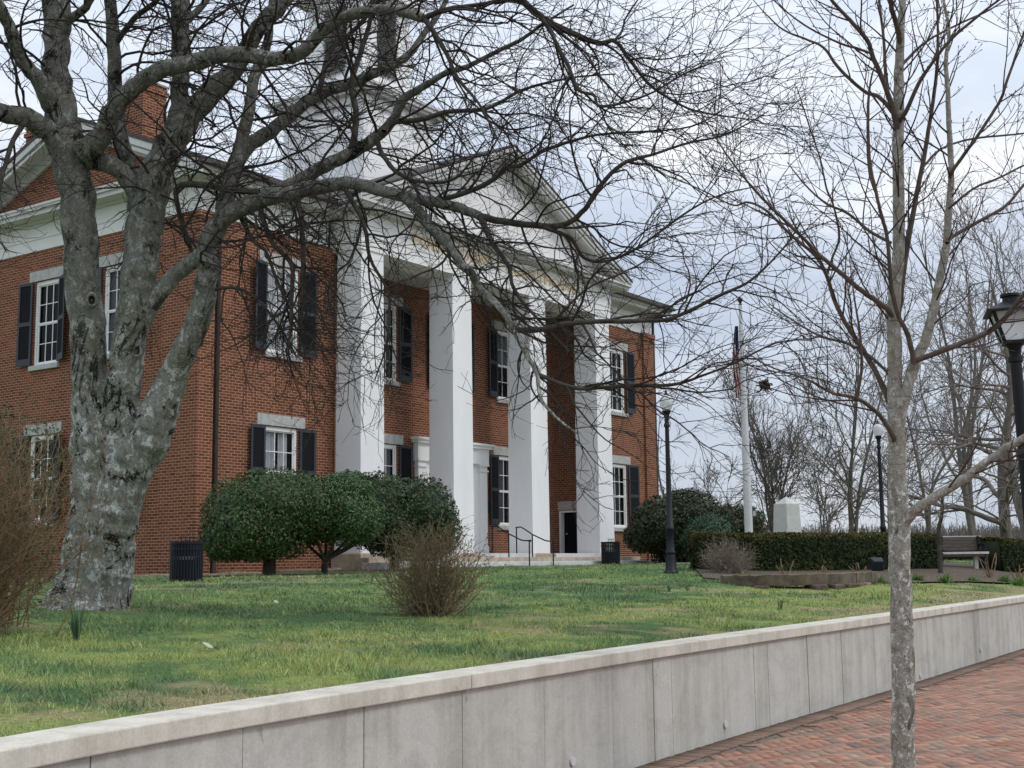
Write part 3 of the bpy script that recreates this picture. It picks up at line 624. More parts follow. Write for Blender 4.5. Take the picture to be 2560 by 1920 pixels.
st = MB(); st.box((4.6, -1.95, .0), (19.9, -1.31, .44)); st.build('step', M_TAN, ch, bevel=.012)
st = MB(); st.box((4.3, -2.55, -.15), (20.4, -1.955, .30)); st.build('step', M_STEP, ch, bevel=.012)
# side door of the recess: jamb, dark leaf ajar
d = MB(); d.box((.19, -.02, .60), (.25, .24, 2.22), TRec); d.box((1.02, -.02, .60), (1.08, .24, 2.22), TRec); d.box((.25, -.02, 2.16), (1.02, .24, 2.22), TRec)
d.box((.10, -.03, .572), (1.12, .20, .60), TRec)
do = d.build('side_door_frame', M_WHITE, ch)
d = MB(); d.box((.28, .28, .60), (1.0, .32, 2.16), TRec); lf = d.build('door', M_LOUV, do)
d = MB(); d.box((.0, -.02, 2.26), (1.20, .05, 2.58), TRec); d.build('lintel', M_STONE, do)
d = MB(); d.lathe([(0.005, -.02), (.03, -.01), (.03, .02), (.005, .03)], n=12, T=lambda x, y, z: (RX1+.25-z, .92+x, 1.35+y)); d.build('door_knob', M_STONE, do)
# main entrance with pilastered surround
d = MB()
for xa, xb in ((10.38, 10.80), (13.82, 14.24)):
    d.box((xa, -.16, .57), (xb, 0, 3.72), TBk); d.box((xa-.03, -.19, .57), (xb+.03, -.16, .85), TBk); d.box((xa-.04, -.20, 3.46), (xb+.04, .0, 3.52), TBk); d.box((xa-.06, -.22, 3.66), (xb+.06, 0, 3.72), TBk)
d.box((10.32, -.20, 3.722), (14.30, 0, 4.26), TBk); d.box((10.22, -.30, 4.26), (14.40, 0, 4.36), TBk); d.box((10.16, -.36, 4.36), (14.46, 0, 4.44), TBk)
d.box((10.80, -.06, .57), (11.35, 0, 3.72), TBk); d.box((13.27, -.06, .57), (13.82, 0, 3.72), TBk)
ds = d.build('entrance_surround', M_WHITE, ch)
d = MB()
for xa, xb in ((11.37, 12.30), (12.32, 13.25)):
    d.box((xa, .08, .58), (xb, .12, 2.95), TBk)
    for p, q_ in ((.75, 1.5), (1.65, 2.75)): d.box((xa+.14, .06, p), (xb-.14, .079, q_), TBk)
d.build('entrance_door', M_WHITE, ds)
d = MB(); d.quad([(11.35, .10, 2.98), (13.27, .10, 2.98), (13.27, .10, 3.74), (11.35, .10, 3.74)], TBk); d.build('transom_pane', M_GLASS, ds)
d = MB(); d.box((14.42, -.03, 2.05), (14.68, 0, 2.42), TBk); d.build('wall_plaque', M_BRONZE, ch)

# entablature (main block): frieze bands and cornice
OV = .72; ZF, ZC, ZT = BT, 10.48, 10.84
for y0, y1, x0, x1 in ((-.03, .1, -.03, 4.9), (-.03, .1, 19.72, BW+.03)):
    fz = MB()
    fz.box((x0, y0, ZF), (x1, y1, 10.04)); fz.box((x0-.03*(x0 < 1), y0-.03, 10.04), (x1+.03*(x1 > 20), y1, ZC)); fz.build('frieze', M_FRZ, ch)
fz = MB()
fz.box((-.03, .1, ZF), (.1, BD+.03, 10.04)); fz.box((-.06, .1, 10.04), (.1, BD+.06, ZC)); fz.build('frieze', M_FRZ, ch); fz = MB()
fz.box((BW-.1, .1, ZF), (BW+.03, BD+.03, 10.04)); fz.box((BW-.1, .1, 10.04), (BW+.06, BD+.06, ZC))
fz.build('frieze', M_FRZ, ch)
co = MB()
def cornice_run(pts_in, dirs, z):  # stacked mouldings
    pass
for (o1, z0, z1) in ((.20, ZC, ZC+.07), (OV-.10, ZC+.07, ZC+.20), (OV-.03, ZC+.20, ZC+.29), (OV, ZC+.29, ZT)):
    co.box((-o1, -o1, z0), (4.9, .1, z1)); co.box((19.72, -o1, z0), (BW+o1, .1, z1))
    co.box((-o1, .1, z0), (.1, BD+o1, z1)); co.box((BW-.1, .1, z0), (BW+o1, BD+o1, z1)); co.box((.1, BD-.1, z0), (BW-.1, BD+o1, z1))
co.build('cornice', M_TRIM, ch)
# main roof, rake boards
sl = .40; ZR = ZT+.02+sl*(RY+OV)
rf = MB(); th = .12
for sgn in (1, -1):
    ye = -OV-.04 if sgn > 0 else 2*RY+OV+.04; ze = ZT+.012
    segs = ((-OV-.02, 3.9), (3.9, 20.7), (20.7, BW+OV+.02)) if sgn > 0 else ((-OV-.02, BW+OV+.02),)
    for xa, xb in segs:
        y0_, z0_ = (ye, ze) if not (sgn > 0 and xa == 3.9) else (-.3, ze+sl*(-.3-ye))
        rf.prism([(xa, y0_, z0_), (xa, RY, ZR+.05), (xa, RY, ZR+.05+th), (xa, y0_, z0_+th)], (xb-xa, 0, 0))
rf.build('roof', M_ROOF, ch)
for xo in (-OV, BW+OV-.10):
    rk = MB()
    for sgn in (1, -1):
        ye = -OV if sgn > 0 else 2*RY+OV
        for dx, dz0, dz1 in ((0, -.20, .045), (.05, -.36, -.202)):
            x0 = xo+dx if xo < 0 else xo-dx
            rk.prism([(x0, ye, ZT+dz0+.05), (x0, RY, ZR+dz0+.05), (x0, RY, ZR+dz1), (x0, ye, ZT+dz1)], (.10, 0, 0))
        xs0, xs1 = (xo+.1, -.0) if xo < 0 else (BW, xo)
        rk.prism([(xs0, ye, ZT-.10), (xs0, RY, ZR-.10), (xs0, RY, ZR-.03), (xs0, ye, ZT-.03)], (xs1-xs0, 0, 0))
        rl = lambda y: ZT+(ZR-ZT)*abs(y-ye)/(RY+OV)
        if xo < 0: y1_ = ye+.60*sgn; rk.prism([(-.07, y1_, rl(y1_)-.12), (-.07, y1_+.75*sgn, rl(y1_+.75*sgn)-.42), (-.07, RY, ZR-.42), (-.07, RY, ZR-.101), (-.07, y1_, rl(y1_)-.101)], (.13, 0, 0))
    rk.build('rake_cornice', M_TRIM, ch)
# gutters and downpipes
g = MB(); g.box((-OV-.05, -OV-.14, ZT-.09), (4.7, -OV-.005, ZT+.03)); g.build('gutter', M_GUT, ch, bevel=.02); g = MB(); g.box((19.95, -OV-.14, ZT-.09), (BW+OV+.05, -OV-.005, ZT+.03)); g.build('gutter', M_GUT, ch, bevel=.02)
for x, zt in ((.60, 9.9), (BW+.17, 10.5)):
    g = MB(); g.tube([(x, -.09 if x < 1 else -.06, .25), (x, -.09 if x < 1 else -.06, zt), (x, -.35, 10.3), (x, -OV-.07, ZT-.06)], .062, 10); g.lathe([(.085, .0), (.11, .02), (.085, .12), (.07, .45), (.06, .5)], (x, -.09 if x < 1 else -.06, -.15), 12)
    g.build('downpipe', M_GUT, ch, smooth=True)
# portico entablature, ceiling, pediment
PX0, PX1, PY0 = CX[0]-.02, CX[3]+CW+.02, CY0-.02
e_ = MB(); e_.box((PX0, PY0, 9.53), (PX1, CY1+.02, 9.95)); e_.box((PX0-.03, PY0-.03, 9.95), (PX1+.03, CY1+.02, 10.60)); e_.box((PX0, CY1+.02, 9.53), (PX0+CW, .1, 10.6)); e_.box((PX1-CW, CY1+.02, 9.53), (PX1, .1, 10.6))
e_.build('portico_entablature', M_WHITE, ch)
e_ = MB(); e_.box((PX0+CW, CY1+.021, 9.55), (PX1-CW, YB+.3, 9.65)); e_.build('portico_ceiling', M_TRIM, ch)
PO = .70; AX = (PX0+PX1)/2; PYF = PY0-PO+.10; PSL = .435
pc = MB()
for (o1, z0, z1) in ((.18, 10.60, 10.67), (PO-.10, 10.67, 10.78), (PO, 10.78, 10.86)):
    pc.box((PX0-o1, PY0-o1+.10, z0), (PX1+o1, PY0+.35, z1))
    pc.box((PX0-o1, PY0+.35, z0), (PX0+.3, .1, z1)); pc.box((PX1-.3, PY0+.35, z0), (PX1+o1, .1, z1))
pc.build('pediment_cornice', M_TRIM, ch)
tp = MB(); zb = 10.86; hw = (PX1-PX0)/2+PO
tp.prism([(AX-hw+.5, PY0+.10, zb), (AX+hw-.5, PY0+.10, zb), (AX, PY0+.10, zb+PSL*(hw-.5))], (0, .2, 0)); tp.build('tympanum', M_FRZ, ch)
rc = MB(); za = zb+PSL*hw
for s_ in (-1, 1):
    for o1, dz0, dz1 in ((.0, -.02, .10), (.06, -.14, -.021), (.12, -.24, -.141)):
        rc.prism([(AX+s_*(hw-o1), PYF+o1, zb+dz0+.02), (AX, PYF+o1, za+dz0), (AX, PYF+o1, za+dz1), (AX+s_*(hw-o1), PYF+o1, zb+dz1)], (0, .12, 0))
    rc.prism([(AX+s_*(hw-.05), PYF+.12, zb-.06), (AX, PYF+.12, za-.10), (AX, PYF+.12, za-.02), (AX+s_*(hw-.05), PYF+.12, zb+.02)], (0, PY0+.3-PYF-.12, 0))
    rc.prism([(AX+s_*(hw-.9), PY0-.02, zb+.02), (AX, PY0-.02, za-.5), (AX, PY0-.02, za-.101), (AX+s_*(hw-.15), PY0-.02, zb+.02)], (0, .12, 0))
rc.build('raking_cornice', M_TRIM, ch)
pr = MB()
for s_ in (-1, 1):
    pr.prism([(AX+s_*(hw+.05), PYF-.02, zb+.11), (AX, PYF-.02, za+.13), (AX, PYF-.02, za+.20), (AX+s_*(hw+.05), PYF-.02, zb+.17)], (0, 6.2, 0))
pr.build('portico_roof', M_ROOF, ch)
# inscription
tcu = bpy.data.curves.new('txt', 'FONT'); tcu.body = 'POLK COUNTY COURTHOUSE'; tcu.size = 1; tcu.extrude = .03; tcu.offset = .012
to = bpy.data.objects.new('txt', tcu); COL.objects.link(to)
bpy.context.view_layer.update(); dg = bpy.context.evaluated_depsgraph_get(); tm = bpy.data.meshes.new_from_object(to.evaluated_get(dg)); bpy.data.objects.remove(to); bpy.data.curves.remove(tcu)
v = np.zeros(len(tm.vertices)*3, np.float32); tm.vertices.foreach_get('co', v); v = v.reshape(-1, 3); lo, hi = v.min(0), v.max(0)
nv = np.stack([7.54+(v[:, 0]-lo[0])/(hi[0]-lo[0])*9.48, PY0-.035-v[:, 2]*.6, 10.08+(v[:, 1]-lo[1])/(hi[1]-lo[1])*.37], 1)
tm.vertices.foreach_set('co', nv.astype(np.float32).ravel()); tm.update(); tm.materials.clear(); tm.materials.append(M_GOLD); link('inscription', tm, ch)
# cupola
cu = MB(); cxm, cym, hs = 12.31, 5.35, 1.98
cu.box((cxm-hs, cym-hs, 12.4), (cxm+hs, cym+hs, 16.9)); cuo = cu.build('cupola', M_WHITE, ch)
c2 = MB()
for o1, z0, z1 in ((.12, 16.55, 16.72), (.30, 16.9, 17.0), (.42, 17.0, 17.14), (.48, 17.14, 17.24)): c2.box((cxm-hs-o1, cym-hs-o1, z0), (cxm+hs+o1, cym+hs+o1, z1))
c2.build('cupola_cornice', M_TRIM, cuo)
c2 = MB(); h2 = 1.36; c2.box((cxm-h2-.25, cym-h2-.25, 17.24), (cxm+h2+.25, cym+h2+.25, 17.9)); c2.box((cxm-h2, cym-h2, 17.9), (cxm+h2, cym+h2, 21.2)); c2.box((cxm-h2-.4, cym-h2-.4, 21.2), (cxm+h2+.4, cym+h2+.4, 21.5)); c2.build('belfry', M_WHITE, cuo)
for a0, T in ((0, lambda u, d, z: (cxm+u, cym-h2-d, z)), (1, lambda u, d, z: (cxm-h2-d, cym+u, z)), (2, lambda u, d, z: (cxm+h2+d, cym+u, z))):
    c2 = MB()
    for i in range(26):
        z = 18.2+i*.10; c2.quad([(-.55, .09, z), (.55, .09, z), (.55, .02, z+.075), (-.55, .02, z+.075)], T)
    c2.build('louvre', M_SHUT, cuo)
c2 = MB(); c2.lathe([(1.5, 21.5), (1.35, 22.0), (.9, 22.7), (.3, 23.2), (.06, 24.0)], (cxm, cym, 0), 24); c2.build('dome', M_TRIM, cuo, smooth=True)
# chimneys
for x, y, zt_ in ((.75, 3.45, 14.15), (.62, 7.75, 13.75)):
    c = MB(); c.box((x-.42, y-.54, 11.6), (x+.42, y+.54, zt_-.26)); c.box((x-.47, y-.59, zt_-.26), (x+.47, y+.59, zt_-.13)); c.box((x-.42, y-.54, zt_-.13), (x+.42, y+.54, zt_)); k = c.build('chimney', M_BRICK, ch)
    c = MB(); c.box((x-.45, y-.57, zt_), (x+.45, y+.57, zt_+.06)); c.build('chimney_cap', M_GREYST, k)

# ================================================================== TREES NEAR THE CAMERA
K = 2560/2212.
def limb(ptsD, ws, Ds, n=None, wob=.0, rg=rng):
    """outline measured on the photo (2212 px wide view) -> 3-D centre line and radii at its own depth"""
    P = np.array(ptsD, float)*K; k = len(P); Dl = np.interp(np.linspace(0, 1, k), np.linspace(0, 1, len(Ds)), Ds)
    X = PDn(P, Dl); r = np.asarray(ws, float)*K*Dl/F/2*.95
    if len(ws) != k: r = np.interp(np.linspace(0, 1, k), np.linspace(0, 1, len(ws)), ws)*K*Dl/F/2
    n = n or max(12, 5*k)
    C = catmull(X, n); rr = np.interp(np.linspace(0, 1, n), np.linspace(0, 1, k), r)
    rr = rr*(1+.035*np.interp(np.arange(n), np.arange(0, n+3, 3), rg.normal(size=len(np.arange(0, n+3, 3)))))
    C[1:-1] += rg.normal(size=(n-2, 3))*rr[1:-1, None]*.07
    return C, rr
TP, TD = gh(215, 1520)
bt = thing('old_tree', TP, 'huge bare old tree with lichen covered grey trunk splitting into many limbs', 'tree')
d0 = TD
d_ = 0
# trunk: flared stems fused by a voxel remesh
stems = [
 ([(160, 1345), (176, 1290), (184, 1235), (194, 1150), (200, 1060), (199, 980), (197, 890), (191, 780), (182, 650), (175, 520), (162, 390), (140, 285)], [150, 138, 122, 112, 102, 96, 88, 80, 78, 78, 82, 86], [d0, d0-.02, d0-.05]),
 ([(212, 1340), (224, 1290), (228, 1235), (240, 1150), (256, 1070), (285, 1000), (325, 930), (356, 860), (374, 805)], [130, 124, 118, 114, 112, 110, 104, 80, 66], [d0-.08, d0-.05, d0-.1]),
 ([(215, 1150), (238, 1060), (252, 960), (262, 880), (270, 800), (280, 740), (293, 660), (304, 556)], [90, 92, 84, 76, 74, 74, 80, 76], [d0+.05, d0-.12, d0-.18]),
 ([(140, 1352), (146, 1310), (158, 1265), (176, 1210), (192, 1130)], [120, 108, 92, 82, 74], [d0-.02, d0]),
 ([(112, 1352), (120, 1315), (138, 1275), (165, 1215)], [86, 66, 52, 46], [d0-.1, d0]),
 ([(150, 1300), (116, 1316), (84, 1330), (50, 1346)], [90, 62, 42, 18], [d0, d0-.25]), ([(150, 1310), (120, 1330), (90, 1352)], [70, 44, 16], [d0-.2, d0-.65]),
 ([(225, 1315), (262, 1326), (300, 1336)], [70, 40, 14], [d0-.2, d0-.35]), ([(185, 1320), (180, 1345), (172, 1375)], [80, 50, 18], [d0-.25, d0-.8]), ([(225, 1318), (240, 1345), (252, 1370)], [70, 44, 18], [d0-.25, d0-.7]),
]
sets = []
for p, w, D in stems:
    C, r = limb(p, w, D, n=44); 
    sets.append((C[None], r[None], 28))
Vs = []; Qs = []; off = 0
for P, R, n in sets:
    V, Q = tubes(P, R, n); k = P.shape[1]; Vs.append(V); Qs.append(Q+off)
    Vs.append(P[0][[0, -1]]); a = off+len(V)
    tri = [(a, off+j, off+(j+1) % n) for j in range(n)]+[(a+1, off+(k-1)*n+(j+1) % n, off+(k-1)*n+j) for j in range(n)]
    Qs.append(np.array(tri)); off += len(V)+2
me = rawmesh('trunk', np.concatenate(Vs), [np.concatenate([q for q in Qs if q.shape[1] == 4]), np.concatenate([q for q in Qs if q.shape[1] == 3])], M_BARK, True, uv=False)
tr = link('trunk', me, bt)
rmd = tr.modifiers.new('fuse', 'REMESH'); rmd.mode = 'VOXEL'; rmd.voxel_size = .022; rmd.use_smooth_shade = True
smd = tr.modifiers.new('smooth', 'SMOOTH'); smd.iterations = 9; smd.factor = .5
tx = bpy.data.textures.new('lumps', 'CLOUDS'); tx.noise_scale = .11; tx.noise_depth = 4
dm = tr.modifiers.new('lumps', 'DISPLACE'); dm.texture = tx; dm.strength = .022; dm.mid_level = .5; dm.texture_coords = 'LOCAL'
# knot hollows: rim ring + dark cup
for (kx, ky, kr, kd) in ((198, 648, 8.5, .27), (295, 757, 8, .26)):
    c0 = PD(kx*K, ky*K, d0-kd-.03); rr_ = kr*K*d0/F; ax = norm(CAM-c0)+np.array([.05, 0, .1]); ax = norm(ax); e1 = norm(np.cross(ax, [0, 0, 1])); e2 = np.cross(e1, ax)
    kb = MB(); V = []; nn = 20; prof = [(1.9, -.9), (1.75, .05), (1.35, .35), (1.0, .15), (.75, -.6), (.3, -1.1)]
    for r_, h_ in prof:
        for k in range(nn):
            t_ = 2*math.pi*k/nn; V.append(c0+e1*rr_*r_*math.cos(t_)*.8+e2*rr_*r_*math.sin(t_)*1.15+ax*h_*rr_*.8)
    Fs = [(i*nn+k, i*nn+(k+1) % nn, (i+1)*nn+(k+1) % nn, (i+1)*nn+k) for i in range(len(prof)-1) for k in range(nn)]
    kb.add(V, Fs[:3*nn], 0); kb.add(V, Fs[3*nn:], 1); kb.build('knot_hollow', [M_BARK, M_DARK], bt, smooth=True)
# thick limbs
LM = []
def L(p, w, D): LM.append(limb(p, w, D)); 
L([(140, 300), (128, 200), (123, 100), (121, 0), (118, -110), (110, -260)], [84, 64, 60, 58, 54, 44], [d0, d0+.3])
L([(150, 330), (110, 290), (60, 255), (0, 243), (-70, 225), (-170, 160)], [70, 52, 46, 42, 40, 34], [d0, d0-.8])
L([(112, 230), (84, 172), (45, 128), (22, 60), (-5, 5), (-40, -80)], [44, 36, 32, 30, 28, 22], [d0-.1, d0-1.0])
L([(180, 330), (222, 294), (243, 240), (292, 187), (346, 150), (430, 131), (500, 118), (602, 126), (653, 112), (705, 60), (765, 30), (840, 20), (915, 40)], [60, 46, 44, 38, 38, 38, 38, 33, 31, 30, 27, 23, 20], [d0-.2, d0-.7, d0-1.1])
L([(284, 700), (298, 625), (306, 553), (316, 481), (336, 378), (368, 312), (405, 258), (464, 193), (509, 148), (550, 72), (600, 16), (650, -60), (690, -170)], [60, 74, 77, 80, 74, 64, 58, 50, 42, 40, 38, 34, 26], [d0-.15, d0-.05, d0+.2, d0+.5])
L([(362, 330), (385, 250), (389, 137), (388, 10), (384, -120), (376, -250)], [52, 42, 40, 40, 34, 24], [d0, d0+.4])
L([(312, 500), (292, 420), (268, 330), (251, 245), (246, 120), (238, 0), (225, -130)], [52, 44, 38, 34, 31, 29, 22], [d0+.1, d0+.8])
L([(190, 345), (225, 350), (262, 372), (288, 408), (306, 450), (318, 500)], [46, 42, 40, 38, 38, 36], [d0-.1, d0-.05])
L([(372, 810), (406, 742), (438, 660), (448, 590), (446, 540), (462, 500), (498, 459), (584, 426), (687, 405), (755, 396), (812, 408), (863, 423), (967, 443), (1010, 456), (1037, 468)], [66, 56, 52, 48, 46, 44, 43, 38, 34, 31, 30, 27, 24, 21, 19], [d0-.12, d0-.3, d0-.6, d0-1.0])
L([(292, 735), (312, 690), (340, 640), (372, 600), (412, 568), (452, 535), (474, 490), (487, 440), (498, 395), (516, 327), (537, 241), (548, 172), (575, 95), (590, 0), (600, -120)], [30, 36, 40, 37, 37, 40, 42, 40, 38, 32, 27, 24, 21, 18, 12], [d0-.12, d0-.2, d0-.1, d0+.5])
L([(500, 385), (530, 322), (584, 285), (636, 241), (690, 204), (765, 176), (830, 150), (880, 120), (918, 70), (960, 10), (990, -70)], [34, 34, 32, 30, 27, 24, 20, 17, 14, 11, 7], [d0+.1, d0+.7, d0+1.2])
L([(560, 428), (606, 408), (653, 387), (705, 357), (762, 330), (812, 298), (850, 258), (872, 214), (905, 193), (960, 160), (1008, 144), (1070, 113), (1125, 86), (1173, 52), (1240, 10)], [30, 30, 30, 30, 29, 27, 24, 20, 17, 14, 12, 10, 9, 7, 4], [d0-.3, d0-.5, d0-1.2])
NB = len(LM)
L([(915, 40), (966, 20), (1068, 3), (1150, -40), (1240, -90)], [15, 12, 9, 7, 4], [d0-1.1, d0-1.5])
L([(915, 40), (935, 66), (963, 113), (990, 170), (1035, 225), (1075, 300)], [14, 12, 10, 8, 6, 4], [d0-1.1, d0-1.7])
L([(1037, 468), (1104, 481), (1207, 488), (1259, 457), (1293, 406), (1345, 354), (1413, 333), (1486, 309), (1570, 290), (1660, 240)], [17, 16, 14, 12, 11, 9, 7, 6, 4, 2.5], [d0-1.0, d0-1.3, d0-1.0])
L([(1037, 468), (1052, 500), (1066, 528), (1097, 572), (1108, 618), (1132, 656), (1183, 711), (1230, 760)], [15, 14, 12, 10, 9, 8, 6, 4], [d0-1.0, d0-1.9])
L([(1160, 486), (1200, 500), (1235, 516), (1262, 557), (1310, 564), (1379, 534), (1486, 457), (1560, 420), (1650, 400)], [10, 10, 9, 8, 7, 6, 5, 4, 2], [d0-1.2, d0-.6])
L([(872, 425), (900, 450), (932, 492), (973, 536), (996, 572), (1018, 588), (1035, 621), (1087, 673), (1111, 714), (1138, 766), (1159, 807), (1169, 862), (1207, 906), (1248, 937)], [24, 23, 22, 21, 19, 18, 18, 16, 14, 12, 10, 8, 6, 3], [d0-.8, d0-1.6, d0-2.2])
L([(1111, 714), (1173, 711), (1242, 697), (1379, 693), (1452, 687), (1555, 638), (1624, 604), (1693, 535), (1730, 480)], [13, 13, 12, 10, 9, 8, 6, 4, 2.5], [d0-1.7, d0-2.4])
L([(1159, 807), (1242, 838), (1345, 834), (1452, 831), (1521, 810), (1590, 783), (1680, 740), (1760, 735)], [10, 10, 9, 8, 6, 5, 3.5, 2], [d0-1.9, d0-2.6])
L([(1068, 3), (1121, -2), (1156, 27), (1207, 58), (1290, 93), (1328, 89), (1362, 131), (1407, 186), (1486, 234), (1560, 250), (1640, 260)], [16, 17, 16, 14, 12, 10, 9, 7, 5, 4, 2], [d0-1.4, d0-.8])
L([(1170, 40), (1190, 70), (1207, 103), (1228, 144), (1249, 193), (1283, 206), (1300, 230), (1396, 206), (1486, 155), (1560, 130)], [11, 10, 9, 9, 8, 7, 7, 5, 4, 2], [d0-1.4, d0-2.2])
L([(830, 285), (846, 265), (912, 258), (967, 241), (1053, 234), (1132, 193), (1235, 168), (1330, 160)], [14, 14, 12, 11, 9, 7, 5, 3], [d0-.7, d0+.2])
L([(870, 428), (950, 430), (1018, 412), (1070, 385), (1097, 361), (1125, 357), (1173, 327), (1242, 303), (1310, 289), (1486, 275), (1570, 230)], [13, 13, 12, 12, 11, 10, 9, 7, 6, 4, 2], [d0-.8, d0-.2])
L([(560, 440), (584, 518), (629, 570), (630, 640), (629, 690), (622, 765)], [13, 12, 11, 10, 8, 4], [d0-.4, d0-1.0])
L([(640, 420), (651, 470), (655, 560), (654, 640), (650, 705), (660, 770)], [14, 13, 12, 10, 8, 4], [d0-.5, d0-.9])
L([(520, 470), (548, 520), (575, 545), (600, 610), (640, 690), (700, 760)], [10, 9, 8, 7, 5, 3], [d0-.3, d0-.9])
L([(740, 400), (770, 450), (790, 500), (800, 560), (840, 640), (835, 740), (810, 820)], [12, 11, 10, 8, 6, 5, 3], [d0-.6, d0-1.3])
L([(455, 628), (500, 622), (548, 640), (600, 700), (640, 770)], [8, 8, 7, 6, 3], [d0-.2, d0-.8])
L([(420, 560), (380, 415), (440, 400), (495, 410), (560, 415)], [9, 12, 16, 15, 13], [d0-.1, d0-.5])
L([(690, 204), (700, 150), (720, 100), (770, 60), (830, -10)], [14, 12, 11, 10, 7], [d0+.5, d0+1.0])
L([(760, 330), (770, 250), (760, 180), (780, 110), (800, 40), (810, -60)], [16, 15, 14, 12, 10, 6], [d0-.4, d0+.3])
L([(812, 298), (830, 340), (870, 380), (930, 395), (990, 380), (1050, 300)], [12, 11, 9, 8, 6, 3], [d0-.5, d0-1.2])
L([(60, 255), (30, 300), (10, 360), (-10, 430), (-40, 520)], [14, 12, 10, 8, 4], [d0-.4, d0-1.2])
L([(0, 243), (-60, 280), (-120, 350), (-160, 450)], [18, 14, 10, 5], [d0-.6, d0-1.6])
L([(122, 60), (180, 20), (220, -30), (300, -60)], [22, 18, 14, 8], [d0+.2, d0-.6])
L([(245, 100), (290, 40), (340, 0), (380, -60)], [15, 13, 11, 7], [d0+.6, d0+.1])
L([(388, 60), (430, 20), (470, -30), (520, -80)], [17, 15, 12, 7], [d0+.3, d0+1.0])
L([(640, -40), (740, -60), (860, -90), (980, -150)], [22, 18, 13, 7], [d0+.5, d0-.3])
for C, r in LM:
    o = tubemesh('limb', [(C[None], r[None], 14 if r[0] > .05 else 9)], M_BARK if r[0] > .045 else M_THIN, bt)
# side twigs
def resamp(C, r, n=24):
    s = np.concatenate([[0], np.cumsum(np.linalg.norm(np.diff(C, axis=0), axis=1))]); t = np.linspace(0, s[-1], n)
    return np.stack([np.interp(t, s, C[:, i]) for i in range(3)], 1), np.interp(t, s, r)
big = [resamp(C, r) for C, r in LM[:NB]]; fine = [resamp(C, r) for C, r in LM[NB:]]
ab = lambda L_: (np.stack([x[0] for x in L_]), np.stack([x[1] for x in L_]))
out_dir = rgt*.10
B1 = spawn(*ab(big), .25, (.8, 2.9), (35, 85), 14, .18, tuple(out_dir*1.0+np.array([0, 0, -.045])), .28, .019, .0065, t0=.22, taper=.3, shrink=.2, curl=.03)
F1 = spawn(*ab(fine), .16, (.5, 2.1), (25, 70), 14, .16, tuple(out_dir*1.2+np.array([0, 0, -.05])), .6, .015, .006, t0=.06, taper=.3, shrink=.3, curl=.03)
P1 = np.concatenate([B1[0], F1[0]]); R1 = np.concatenate([B1[1], F1[1]])
P2, R2_ = spawn(P1, R1, .175, (.30, 1.15), (25, 65), 8, .16, tuple(out_dir*.8+np.array([0, 0, -.04])), .62, .0095, .0043, t0=.12, taper=.4, shrink=.35, curl=.03)
P3, R3 = spawn(P2, R2_, .15, (.12, .42), (25, 65), 5, .18, (0, 0, -.02), .65, .0056, .0030, t0=.15, taper=.5, shrink=.3, curl=.04)
print('twigs', len(P1), len(P2), len(P3))
tw = tubemesh('twigs', [(P1, R1, 5), (P2, R2_, 4), (P3, R3, 3)], M_TWIG, bt); tag(tw, kind='stuff')

# ---------------- young maple on the pavement
YD = 9.7
yb0 = PD(1953*K, 1659*K, YD); ybase = yb0.copy()
_dn = PD(1957*K, 1700*K, YD); ybase = np.array([_dn[0], _dn[1], PAVE])
yt = thing('young_tree', ybase, 'slender young bare tree with mottled pale bark standing on the brick pavement', 'tree')
YL = []
def Y_(p, w, D): YL.append(limb(p, w, D))
C, r = limb([(1957, 1720), (1953, 1659), (1949, 1400), (1944, 1200), (1940, 1089), (1936, 1020)], [55, 53, 51, 49, 46, 42], [YD, YD], n=24)
tubemesh('trunk', [(C[None], r[None], 24)], M_YBARK, yt)
C, r = limb([(1937, 1030), (1936, 948), (1935, 880), (1933, 759), (1930, 673), (1940, 560), (1942, 500), (1940, 309), (1942, 172), (1945, 69), (1950, 0), (1955, -120), (1958, -260)], [39, 37, 35, 32, 30, 28, 27, 26, 22, 18, 15, 11, 6], [YD, YD+.05], n=60)
tubemesh('trunk', [(C[None], r[None], 18)], M_YBARK2, yt); YL.append((C, r))
NT = 1
Y_([(1936, 950), (1946, 890), (1957, 845), (1978, 779), (2000, 731), (2019, 656), (2043, 540), (2050, 447), (2055, 371), (2050, 275), (2047, 193), (2043, 138), (2050, 69), (2038, 0), (2030, -90)], [30, 29, 28, 26, 23, 20, 18, 16, 14, 12, 11, 10, 8, 7, 4], [YD, YD-.2])
Y_([(1950, 1133), (1975, 1105), (2002, 1085), (2088, 1031), (2157, 979), (2212, 945), (2300, 890), (2380, 800)], [28, 25, 22, 20, 18, 17, 14, 8], [YD, YD-.6])
NT = len(YL)
Y_([(1978, 779), (2036, 757), (2140, 714), (2191, 662), (2212, 635), (2270, 560)], [13, 13, 12, 11, 9, 6], [YD-.1, YD-.5])
Y_([(1975, 785), (1961, 724), (1940, 680), (1926, 621), (1920, 552), (1914, 500), (1902, 457), (1892, 413), (1878, 344), (1875, 241), (1880, 180), (1890, 140)], [13, 12, 11, 10, 9, 9, 8, 8, 8, 7, 5, 3], [YD-.1, YD-.4])
Y_([(1940, 690), (1950, 600), (1961, 526), (1978, 430), (1995, 344), (2012, 241), (2023, 155), (2026, 69), (2023, -10), (2020, -90)], [14, 14, 13, 12, 11, 9, 8, 6, 5, 3], [YD, YD+.4])
Y_([(1935, 960), (1926, 938), (1899, 896), (1854, 862), (1796, 848), (1744, 820), (1658, 790), (1607, 755)], [14, 12, 10, 9, 7, 5, 3.5, 2], [YD, YD-.5])
